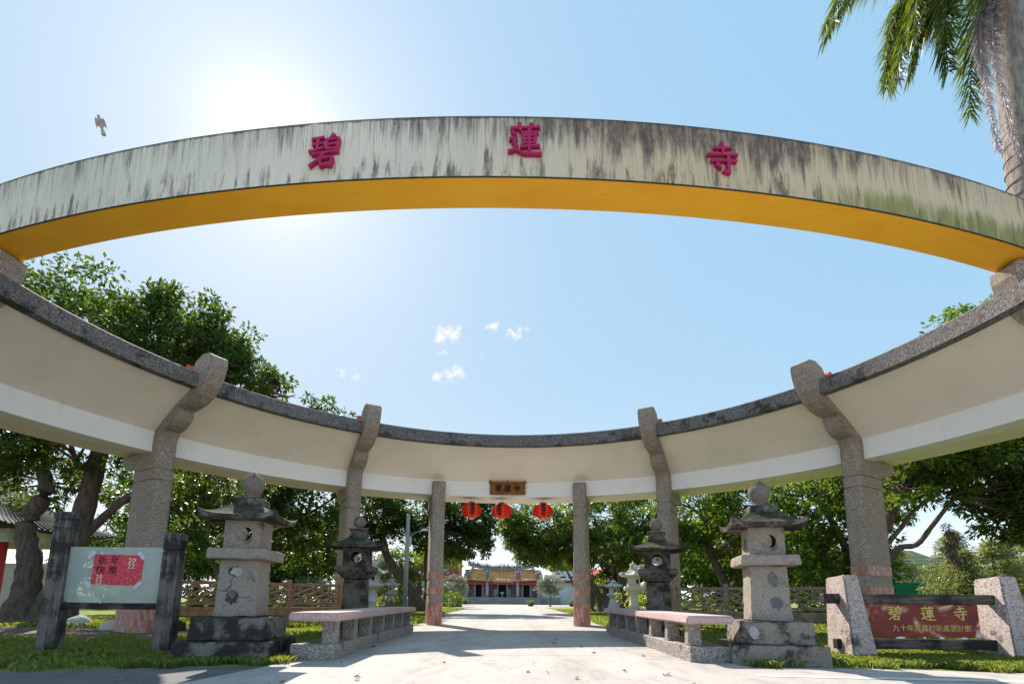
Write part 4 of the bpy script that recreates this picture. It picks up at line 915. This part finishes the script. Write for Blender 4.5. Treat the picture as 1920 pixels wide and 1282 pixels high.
# ------------------------------------------------------------------ palm
pm_ = thing('royal_palm', 'tall grey palm with drooping fronds and dry flower stalks, top right', 'palm', (11.9, 10.2, 0))
mk('trunk', raw(tube([(.15, 0, -.1), (.0, 0, 5), (-.05, 0, 10.3), (.1, 0, 13), (.25, 0, 15.6), (.3, 0, 17)], [.44, .40, .38, .41, .44, .3], 20), True), pm_, mat=PBARK)
for k in range(26):
    z = 8+k*.33; mk('leaf_scar', raw(xf(lathe([(.37, -.012), (.405, -.008), (.405, .008), (.37, .012)], 20, caps=False), T(-.05+.0*k+max(0, (z-10.3))*.056, 0, z, R(random.uniform(-2, 2))))), pm_, mat=PBARK)
def frond(p0, p1, p2, L, seed, mat, n=64, brush=False):
    g = random.Random(seed); p0, p1, p2 = map(Vector, (p0, p1, p2)); vf = []; path = []
    for i in range(n+1):
        t = i/n; path.append((1-t)**2*p0+2*t*(1-t)*p1+t*t*p2)
    vf.append(tube(path[::4], [.05*(1-.85*i/(n/4)) for i in range(n//4+1)], 6))
    V, F = [], []
    for i in range(6, n+1):
        t = i/n; d = (path[i]-path[i-1]).normalized(); side = d.cross(Vector((0, 0, 1)))
        side = side.normalized() if side.length > .05 else Vector((1, 0, 0))
        for s in (-1, 1):
            for rep in range(4 if not brush else 6):
                l = L*(1-.55*abs(2*t-.9))*g.uniform(.7, 1.15)
                dr = (side*s*g.uniform(.35, 1)+d*g.uniform(.4, .9)+Vector((g.uniform(-.2, .2), g.uniform(-.3, .3), g.uniform(-.75, .25)))).normalized()
                a = path[i]; m_ = a+dr*l*.5; e = a+dr*l+Vector((0, 0, -l*g.uniform(.15, .55)))
                wv = dr.cross(Vector((g.uniform(-1, 1), g.uniform(-1, 1), 1))).normalized()*(.019 if not brush else .009)
                k = len(V); V += [a-wv*.6, a+wv*.6, m_+wv, m_-wv, e]; F += [(k, k+1, k+2, k+3), (k+3, k+2, k+4)]
    vf.append(([tuple(v) for v in V], F))
    me = raw(join(*vf)); mk('frond' if not brush else 'flower_stalk', me, pm_, mat=mat)
c0 = (.25, 0, 16.2)
for k, (p1, p2, L_) in enumerate((((-2.8, -.2, 18.4), (-4.55, -.3, 14.2), .9), ((-2.6, .2, 18.3), (-4.2, .2, 14.5), .9), ((-1.7, .3, 17.6), (-2.6, .2, 13.3), 1.05), ((-1.5, -.5, 17.4), (-2.1, -.6, 13.5), 1.0), ((-1.2, .4, 17.0), (-1.8, .7, 14.1), .9), ((-2.2, .6, 18.0), (-2.2, 1.0, 14.0), 1.0), ((-1.9, -.3, 17.8), (-2.45, -.2, 14.0), 1.0), ((-1.3, .1, 17.2), (-1.55, 0, 13.3), .9), ((-.9, -.6, 16.6), (-1.3, -.9, 14.2), .8),
    ((1.5, 2, 19), (2.5, 3.5, 16), 1), ((2.5, -1, 19), (4, -1.6, 15.6), 1), ((.5, -2.5, 19), (.8, -4.2, 16.6), 1), ((0, 2.6, 20), (.6, 4.2, 18), 1), ((0, .4, 19), (.8, .8, 21), .8))):
    frond(c0, p1, p2, L_, 5+k, PALMG)
frond((-.3, -.3, 15.2), (-1.35, -.4, 15.0), (-1.02, -.35, 10.8), .38, 50, PALMD, 80, True)
frond((-.3, -.3, 15.0), (-1.15, -.5, 14.8), (-.72, -.45, 10.6), .32, 51, PALMD, 80, True)
frond((.4, -.4, 15.2), (.8, -.5, 15.2), (.55, -.45, 12.3), .4, 52, PALMD, 60, True)
for z, x in ((14.3, -.42), (15.0, -.5)): mk('dry_sheath', raw(tube(smoothpath([(-.1, -.2, z+1.2), (x, -.35, z+.6), (x-.05, -.3, z-.3)]), [.14, .16, .18, .2, .2, .2, .18, .14, .1, .06, .02], 9), True), pm_, mat=m_bark('dry brown sheath', (.32, .19, .12)))

# ------------------------------------------------------------------ temple
TY = 85.0
tp = thing('temple', 'small temple with orange tiled roof, carved ridge and three dark doorways', 'temple', (-1.15, TY, 0))
STN = m_flat('grey platform stone', (.33, .29, .27), .85, .25, 1); MAUVE = m_flat('carved facade', (.34, .25, .26), .8, .5, 1.2); TROOF = m_flat('orange glazed roof tile', (.85, .42, .13), .3, .25, .8); RIDGE = m_flat('carved painted ridge', (.36, .37, .38), .7, .6, 3)
mk('platform', fixn(raw(cube(-9.5, 9.5, -1.2, 9, 0, 1.16)), .03), tp, mat=STN)
for k in range(3): mk('step', fixn(raw(cube(-5.2+.0*k, 6.2, -2.6+.42*k, -1.2, .0, .30*(k+1))), .02), tp, mat=STN)
mk('wall', raw(cube(-6.1, 6.1, .9, 6, 1.16, 3.9)), tp, mat=MAUVE)
FACE = [m_flat('carved panel green', (.12, .2, .18), .7, .5, 3), m_flat('carved panel blue', (.16, .2, .3), .7, .5, 3), m_flat('carved panel red', (.42, .08, .07), .7, .4, 3)]
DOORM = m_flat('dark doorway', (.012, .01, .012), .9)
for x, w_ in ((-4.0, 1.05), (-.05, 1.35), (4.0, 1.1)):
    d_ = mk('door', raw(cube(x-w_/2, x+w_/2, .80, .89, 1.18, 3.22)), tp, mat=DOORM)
    for a, b, c, e in ((x-w_/2-.22, x-w_/2, 1.17, 3.4), (x+w_/2, x+w_/2+.22, 1.17, 3.4), (x-w_/2, x+w_/2, 3.22, 3.4)): mk('door_frame', raw(cube(a, b, .70, .885, c, e)), d_, mat=m_flat('pale door frame', (.50, .40, .42)))
for k, (x, w_) in enumerate(((-5.5, .8), (-2.3, .9), (-1.3, .6), (1.25, .6), (2.4, .9), (5.5, .8))):
    for j in range(4): mk('carved_panel', raw(cube(x-w_/2, x+w_/2, .78-.03*(j % 2), .89, 1.25+.52*j, 1.72+.52*j)), tp, mat=FACE[(k+j) % 3])
for x in (-2.55, 2.5):
    p = mk('dragon_column', raw(lathe([(.34, 1.16), (.34, 1.35), (.25, 1.4), (.27, 1.9), (.23, 2.2), (.28, 2.6), (.23, 3.0), (.27, 3.3), (.24, 3.6), (.3, 3.7)], 14), True), tp, (x, -.2, 0), mat=m_flat('pale carved column', (.55, .54, .58), .7, .5, 4))
    mk('column_base', raw(lathe([(.42, 1.16), (.42, 1.3), (.34, 1.36)], 8)), p, mat=m_flat('red column base', (.4, .07, .09)))
for x in (-6.0, 6.0): mk('corner_pillar', raw(cube(x-.25, x+.25, -.25, .25, 1.16, 3.7)), tp, mat=m_flat('pink pillar', (.5, .35, .36), .8, .3, 2))
for x in (-1.15, 1.05): mk('stone_lion', raw(lathe([(.36, 1.16), (.36, 1.55), (.28, 1.6), (.3, 1.8), (.22, 2.05), (.26, 2.25), (.2, 2.45), (.05, 2.55)], 10), True), tp, (x, -.7, 0), mat=m_flat('green stone lion', (.16, .25, .24), .7, .4, 5))
mk('incense_burner', raw(lathe([(.12, 1.16), (.1, 1.5), (.3, 1.7), (.34, 1.95), (.25, 2.0)], 12), True), tp, (-.05, -.8, 0), mat=m_flat('grey burner', (.35, .34, .34)))
mk('eave_beam', raw(cube(-6.3, 6.3, -.35, .6, 3.40, 3.74)), tp, mat=m_flat('carved eave beam', (.22, .15, .13), .8, .5, 2))
fr = mk('red_valance', raw(join(cube(-5.6, 5.6, -.42, -.38, 3.30, 3.52), *[([(-5.6+.28*i, -.40, 3.30), (-5.6+.28*(i+1), -.40, 3.30), (-5.6+.28*(i+.5), -.40, 3.16)], [(0, 1, 2)]) for i in range(40)])), tp, mat=m_flat('red cloth', (.62, .07, .05), .8))
mk('banner', raw(cube(-1.5, 1.75, -.50, -.46, 3.56, 3.82)), tp, mat=m_flat('pale pink banner', (.80, .62, .72), .7, .3, 6))
# curved roof with rows of barrel tiles
def roof_z(u): return 3.80+2.0*(u**1.35)
rows = []
for i in range(49):
    x = -6.3+12.6*i/48; k = abs(x)/6.3; li = .35*k**4
    rows.append(tube([(x*(1-.16*u), -1.1+3.2*u, roof_z(u)+li*(1-u*.4)) for u in (0, .2, .4, .6, .8, 1)], .085, 6))
base = loft([[(x*(1-.16*u), -1.1+3.2*u, roof_z(u)-.05+.35*(abs(x)/6.3)**4*(1-u*.4)) for x in [-6.5+13*i/24 for i in range(25)]] for u in (0, .2, .4, .6, .8, 1)], close=False, caps=False)
rf = mk('roof', raw(base), tp, mat=TROOF)
mk('tile_rows', raw(join(*rows), True), rf, mat=TROOF, kind='stuff')
mk('back_roof', raw(loft([[(x, 2.1+3.2*u, 5.8-2.0*u) for x in [-6.5+13*i/24 for i in range(25)]] for u in (0, .5, 1)], close=False, caps=False)), rf, mat=TROOF)
mk('eave_edge', raw(tube([(x, -1.15, 3.80+.35*(abs(x)/6.3)**4) for x in [-6.6+13.2*i/30 for i in range(31)]], .09, 6), True), rf, mat=m_flat('eave tile ends', (.5, .4, .3), .6, .4, 6))
rg = mk('ridge', raw(loft([[(x, 1.9, 5.72+.75*(abs(x)/6)**3), (x, 2.3, 5.72+.75*(abs(x)/6)**3), (x, 2.3, 6.35+.95*(abs(x)/6)**3), (x, 1.9, 6.35+.95*(abs(x)/6)**3)] for x in [-6.0+12*i/30 for i in range(31)]])), rf, mat=RIDGE)
gg = random.Random(4)
ORN = [m_flat('ornament red', (.55, .16, .1), .6, .4, 5), m_flat('ornament white', (.65, .62, .58), .6, .4, 5), m_flat('ornament green', (.13, .3, .26), .6, .4, 5), m_flat('ornament orange', (.65, .36, .2), .6, .4, 5), m_flat('ornament blue', (.16, .22, .38), .6, .4, 5)]
for i in range(34):
    x = -5.7+11.4*i/33; z = 6.35+.95*(abs(x)/6)**3; hh = gg.uniform(.2, .55) if abs(x) > .8 else gg.uniform(.5, .9)
    mk('ridge_ornament', raw(lathe([(.12, -.3), (gg.uniform(.12, .2), hh*.3-.2), (gg.uniform(.06, .14), hh*.6), (.02, hh)], 7), True), rf, (x, 2.0-gg.uniform(0, .3), z), mat=ORN[i % 5])
for x in (-2.5, 2.4, -6.0, 6.0):
    s = mk('sloping_ridge', raw(tube([(x*(1-.16*u)*1.0, -1.0+3.1*u, roof_z(u)+.22+.3*(abs(x)/6.3)**4) for u in (.25, .5, .75, 1)], .2, 8)), rf, mat=RIDGE)
    for k in range(5): mk('figure_group', raw(lathe([(.28, 0), (.34, .25), (.24, .5), (.3, .75), (.1, 1.0)], 7), True), rf, (x+gg.uniform(-.4, .4), -.55+gg.uniform(-.2, .2), 4.0+.12*k), mat=ORN[(k*2+1) % 5])
wing = thing('temple_wing', 'white walled temple wing with red trim and open balcony, right of the temple', 'building', (9.4, TY+1, 0))
LBL = m_flat('pale painted wall', (.66, .72, .74), .8, .2, .6); REDR = m_flat('red metal roof', (.58, .06, .06), .5, .2, .5)
mk('wall', raw(cube(-4.0, 3.2, 0, 8, 0, 4.0)), wing, mat=LBL); mk('upper_wall', raw(cube(-2.2, 3.0, .5, 8, 4.0, 5.6)), wing, mat=m_flat('white upper wall', (.75, .75, .73), .8))
mk('balcony_rail', raw(cube(-3.6, 3.25, -.5, -.38, 4.0, 4.9)), wing, mat=LBL); mk('red_trim', raw(cube(-4.1, 3.3, -.6, 0, 3.62, 4.0)), wing, mat=m_flat('dark red trim', (.25, .04, .05)))
for x in (-.4, .9): mk('rail_opening', raw(cube(x-.45, x+.45, -.53, -.505, 4.45, 4.7)), wing, mat=BLACK)
mk('pagoda_top', raw(block([(1.6, 5.6), (1.5, 7.2), (2.1, 7.3), (.8, 8.3), (.2, 8.9)])), wing, (-.5, 4, 0), mat=m_flat('red brown tower', (.42, .14, .10), .7, .4, 1))
wl_ = thing('temple_wing', 'white walled temple wing with a tall red upper storey, left of the temple', 'building', (-11.4, TY+1, 0))
mk('wall', raw(cube(-5, 4.2, 0, 8, 0, 4.0)), wl_, mat=LBL); mk('upper_wall', raw(cube(-5, 2.6, .8, 8, 4.0, 8.0)), wl_, mat=m_flat('red brick upper storey', (.36, .10, .08), .8, .4, 2))
mk('red_trim', raw(cube(-5.1, 4.3, -.5, 0, 3.6, 4.0)), wl_, mat=m_flat('dark red trim b', (.25, .04, .05)))
for x in (-3.4, -1.4, .6): mk('window', raw(cube(x-.5, x+.5, .70, .79, 5.0, 6.6)), wl_, mat=GREY)
mk('roof', raw(block([(4.6, 8.0), (4.4, 8.2), (2.4, 9.2)])), wl_, (-1.2, 4.4, 0), mat=m_flat('brown roof', (.4, .17, .09), .7, .3, 2))
hall = thing('canopy_hall', 'open hall with a red metal roof and dark interior, right of the temple', 'hall', (17.5, TY-2, 0))
mk('roof', raw(([(-5.2, -2, 4.3), (9, -2, 4.3), (9, 8, 6.3), (-5.2, 8, 6.3), (-5.2, -2, 4.15), (9, -2, 4.15)], [(0, 1, 2, 3), (4, 5, 1, 0)])), hall, mat=REDR)
mk('fascia', raw(cube(-5.2, 9, -2.1, -2.02, 3.9, 4.28)), hall, mat=m_flat('dark red fascia', (.3, .03, .06)))
mk('gable', raw(cube(-5.1, 9, 7.5, 7.7, 3, 6.2)), hall, mat=REDR)
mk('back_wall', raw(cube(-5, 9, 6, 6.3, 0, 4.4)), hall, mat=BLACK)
for x in (-4.9, -1.6, 2, 6): mk('post', raw(lathe([(.1, 0), (.1, 4.2)], 10)), hall, (x, -1.8, 0), mat=GREY)
def planter(lab, x, y, r):
    t = thing('potted_plant', lab, 'plant', (x, y, 0), 0, 'potted plants before the temple')
    mk('pot', raw(lathe([(r*.7, 0), (r, r*.9), (r*1.05, r), (r*.9, r)], 12), True), t, mat=m_flat('dark pot', (.12, .1, .09)))
    V, F = leaves(np.array([(random.gauss(0, r*.5), random.gauss(0, r*.5), r*1.3) for _ in range(14)]), np.full(14, r*.7), 24, .14); mk('foliage', nmesh(V, F, LEAFM), t, kind='stuff')
for lab, x, y, r in (('potted plant on the lawn between the steps and the clipped tree', 2.6, 62, .42), ('potted plant just right of the clipped right tree', 7.6, 62, .42), ('dark potted plant left of the temple steps', -6.6, 76, .5), ('dark potted plant at the far left of the temple platform', -8.4, 76, .6)): planter(lab, x, y, r)
def rocks(name, lab, x, y, n, mt, sx, sz, seed):
    g = random.Random(seed); t = thing(name, lab, 'rock', (x, y, 0))
    for k in range(n):
        bm = bmesh.new(); bmesh.ops.create_icosphere(bm, subdivisions=2, radius=1)
        for v in bm.verts: v.co = Vector((v.co.x*sx*g.uniform(.85, 1.1), v.co.y*sx*.7*g.uniform(.85, 1.1), max(-.2, v.co.z)*sz*g.uniform(.8, 1.15)))
        me = bpy.data.meshes.new('rock'); bm.to_mesh(me); bm.free(); mk('stone', me, t, (g.uniform(-1, 1)*sx*1.6*(n > 1), g.uniform(-.4, .4), sz*.15), (0, 0, g.uniform(0, 6)), mt)
rocks('boulder_group', 'row of dark boulders on the lawn left of the temple court', -5.6, 52, 5, SMALLD, .7, .45, 3)
rocks('boulder_group', 'dark boulders right of the clipped tree', 9.2, 56, 4, SMALLD, .7, .5, 5)
for i, (x, y, s_, mt, lab) in enumerate(((-11.4, 13.6, .32, SMALL, 'pale stone at the foot of the banyan'), (-9.15, 12.2, .30, SMALL, 'pale stone left of the tiled column foot'), (-7.9, 12.6, .34, LANTD, 'flat grey stone block behind the notice board'))): rocks('boulder', lab, x, y, 1, mt, s_, s_*.75, 20+i)

# ------------------------------------------------------------------ red columned pavilion at the far left
pv = thing('pavilion', 'open pavilion with red columns and a dark tiled roof beyond the banyan', 'pavilion', (-25.2, 24.5, 0))
RC = m_flat('red painted column', (.50, .035, .03), .5, .2, 2)
for x in (-3, 0.2, 2.2):
    for y in (-1.5, 1.8): mk('column', raw(lathe([(.24, 0), (.2, .2), (.2, 3.15)], 14), True), pv, (x, y, 0), mat=RC)
mk('frieze', raw(cube(-3.4, 2.7, -1.8, 2.1, 3.15, 3.75)), pv, mat=m_flat('pale frieze', (.55, .52, .45), .8, .4, 2))
mk('low_wall', raw(cube(-3.4, 2.4, 1.85, 2.0, 0, 2.4)), pv, mat=m_flat('pale back wall', (.62, .62, .58), .8))
DT = m_flat('dark green roof tile', (.035, .05, .05), .85, .4, 4)
rr_ = mk('roof', raw(poly_lathe([(5.0, 3.75), (5.1, 3.82), (3.9, 4.25), (2.6, 4.9), (1.2, 5.9), (.3, 6.6)], 4, 8, [.25, .28, .12, .03, 0, 0], math.pi/4)), pv, (-.3, .1, 0), mat=DT)
mk('tile_rows', raw(join(*[tube([(u, -3.55-.02, 3.86+.2*(abs(u)/3.5)**4), (u*.76, -2.75, 4.29), (u*.5, -1.83, 4.93)], .06, 5) for u in [-3.3+.3*i for i in range(23)]]+[tube([(3.57, u, 3.86+.2*(abs(u)/3.5)**4), (2.75, u*.76, 4.29), (1.83, u*.5, 4.93)], .06, 5) for u in [-3.3+.3*i for i in range(23)]])), rr_, mat=DT, kind='stuff')

# ------------------------------------------------------------------ court screen, poles and wires at the right
ct = thing('court_fence', 'green court wind screen with mesh fence posts above it', 'fence', (34.4, 45, 0))
mk('green_screen', raw(cube(-.4, 3.0, 0, .05, .2, 2.55)), ct, mat=m_flat('green screen cloth', (.012, .22, .10), .7, .15, 2))
for x in (-.4, .4, 2.7, 5.6, 8.4): mk('post', raw(lathe([(.04, 0), (.04, 3.5 if x < 3 else 2.6)], 8)), ct, (x, .1, 0), mat=GREY)
mk('top_rail', raw(tube([(-.4, .1, 3.45), (2.7, .1, 3.45)], .03, 6)), ct, mat=GREY); mk('low_rail', raw(tube([(2.7, .1, 2.57), (8.4, .1, 2.57)], .03, 6)), ct, mat=GREY)
wires = []
for i in range(34):
    x = -.4+.27*i; h_ = 3.45 if x < 2.7 else 2.57
    for s in (-1, 1): wires.append(tube([(x, .1, .3), (x+s*min(3, h_-.3)*.7, .1, h_)], .006, 3))
mk('wire_mesh', raw(join(*wires)), ct, mat=GREY, kind='stuff')
for i, (za, zb, yy, lab) in enumerate(((4.20, 4.42, 40, 'upper white cable of the low pair above the sign'), (3.98, 4.16, 40, 'lower white cable of the low pair above the sign'), (6.2, 6.1, 44, 'thin cable high under the right tree'), (5.7, 5.75, 44, 'thin cable just below the highest one'))):
    c_ = mk('overhead_cable', raw(tube([(26+ (48-26)*t, yy, za+(zb-za)*t-.25*math.sin(math.pi*t)*.3) for t in [k/10 for k in range(11)]], .022 if i < 2 else .015, 5)), mat=m_flat('cable sheath', (.7, .7, .7)))
    tag(c_, lab, 'cable', 'overhead cables at the right')
up_ = thing('utility_pole', 'dark utility pole among the conifers, right of the hanging roots', 'pole', (37.6, 43, 0))
mk('shaft', raw(lathe([(.2, 0), (.15, 5.9), (.1, 6)], 12), True), up_, mat=BARK); mk('crossarm', raw(cube(-.8, .8, -.06, .06, 5.2, 5.32)), up_, mat=BARK)

# ------------------------------------------------------------------ bird
bd = np.array([0, 0, 0]); bv = [loft([[(r*math.cos(2*math.pi*j/12), r*.9*math.sin(2*math.pi*j/12), z) for j in range(12)] for r, z in ((.005, .20), (.03, .185), (.042, .155), (.035, .125), (.062, .07), (.072, 0), (.058, -.08), (.03, -.15), (.045, -.22), (.055, -.30), (.03, -.33))])]
for s in (-1, 1):
    pts = [(s*.035, .085), (s*.09, .12), (s*.12, .04), (s*.12, -.08), (s*.105, -.2), (s*.09, -.1), (s*.05, -.06)]
    bv.append(loft([[(x, -.012, z) for x, z in pts], [(x, .012, z) for x, z in pts]]))
bird = mk('bird', fixn(raw(join(*bv))), None, (-11.22, 12, 13.5), (R(12), R(-18), R(25)), m_flat('buff feathers', (.50, .40, .34), .8, .4, 9))
tag(bird, 'small buff bird in flight high at the left', 'bird')

# ------------------------------------------------------------------ grass and fallen leaves
def blades(name, label, boxes, hmin, hmax, wd, keep=None, mat=GRASS):
    Vs, n0 = [], 0
    for (x0, x1, y0, y1, n) in boxes:
        p = np.c_[rng.uniform(x0, x1, n), rng.uniform(y0, y1, n)]
        if keep: p = p[keep(p[:, 0], p[:, 1])]
        n = len(p); h = rng.uniform(hmin, hmax, n); a = rng.uniform(0, 6.28, n); b = rng.uniform(0, 6.28, n); ln = rng.uniform(.2, .9, n)*h
        d = np.c_[np.cos(a), np.sin(a)]*(wd*.5); e = np.c_[np.cos(b), np.sin(b)]
        z0 = np.full(n, -.005)
        Vs.append(np.stack([np.c_[p-d, z0], np.c_[p+d, z0], np.c_[p+d*.6+e*ln[:, None]*.4, h*.7], np.c_[p+e*ln[:, None], h*.85]], 1).reshape(-1, 3))
    V = np.concatenate(Vs); o = mk(name, nmesh(V, np.arange(len(V)).reshape(-1, 4), mat), kind='stuff'); tag(o, label, 'grass'); return o
def edge(x): return np.interp(x, [-24, -9, -5.2, -4.3, -3.3, -2.6, 2.9, 4.6, 6.1, 10, 24], [2.5, 4.75, 5.5, 5.78, 6.05, 6.3, 6.4, 6.45, 6.14, 5.65, 4.3])
wob = lambda x, y: .12*np.sin(x*5.1+y*2)+.08*np.sin(x*13+y*7)
def keepL(x, y):
    k = (y > edge(x)+.06+wob(x, y)) & ~((np.abs(x+3.55) < .58) & (np.abs(y-6.95) < .58)) & ~((x > -2.8) & (y > 6.6)) & ((y < 9.6+wob(x, y)*3) | (x > -5.6+wob(x, y)*2))
    patch = np.sin(x*1.7+1)*np.sin(y*1.3+.5)+np.sin(x*3.1+y*2.3)*.5
    return k & ((patch > -.35) | (rng.random(len(x)) < .22))
blades('grass', 'shaded grass around the notice board and the left lantern', [(-8.5, -2.62, 5.2, 9.0, 70000), (-11, -2.8, 9, 13, 26000)], .02, .12, .010, keepL)
def keepR(x, y):
    k = (y > edge(x)+.04+wob(x, y)) & ~((np.abs(x-3.62) < .62) & (np.abs(y-7.12) < .62)) & ~((x < 3.05) & (y < 13))
    patch = np.sin(x*1.9+.3)*np.sin(y*1.6+.9)
    return k & ((patch > -.55) | (rng.random(len(x)) < .4))
blades('grass', 'sunny grass under the red entrance sign', [(3.0, 9.5, 6.0, 9.0, 70000), (3.0, 12, 9, 13, 22000)], .02, .13, .010, keepR)
blades('grass', 'sunlit lawn along both sides of the drive', [(-14, -2.9, 13, 24, 30000), (3.05, 14, 13, 24, 34000), (-12, -3.5, 24, 40, 22000), (3.65, 12, 24, 40, 22000)], .04, .14, .03)
DRY = [m_flat('dry leaf brown', (.26, .15, .08), .8, .4, 30), m_flat('dry leaf pale', (.5, .42, .33), .8, .3, 30)]
for i in range(34):
    y = 4.7+5.8*random.random()**1.6; x = random.uniform(-2.4, 2.9) if i < 30 else random.choice([random.uniform(-6, -2.4), random.uniform(2.9, 7)])
    if i >= 30: y = random.uniform(4.8, 5.9)
    s_ = random.uniform(.025, .055); q = [(-s_, 0, .006), (-s_*.2, s_*.5, .02+random.random()*.02), (s_, 0, .008), (-s_*.1, -s_*.5, .012), (0, 0, .004)]
    o = mk('fallen_leaf', raw((q, [(0, 4, 1), (4, 2, 1), (0, 3, 4), (3, 2, 4)])), None, (x, y, .012), (0, 0, random.uniform(0, 6)), DRY[i % 2])
    tag(o, 'dry leaf fallen on the pavement', 'leaf', 'fallen leaves on the pavement')
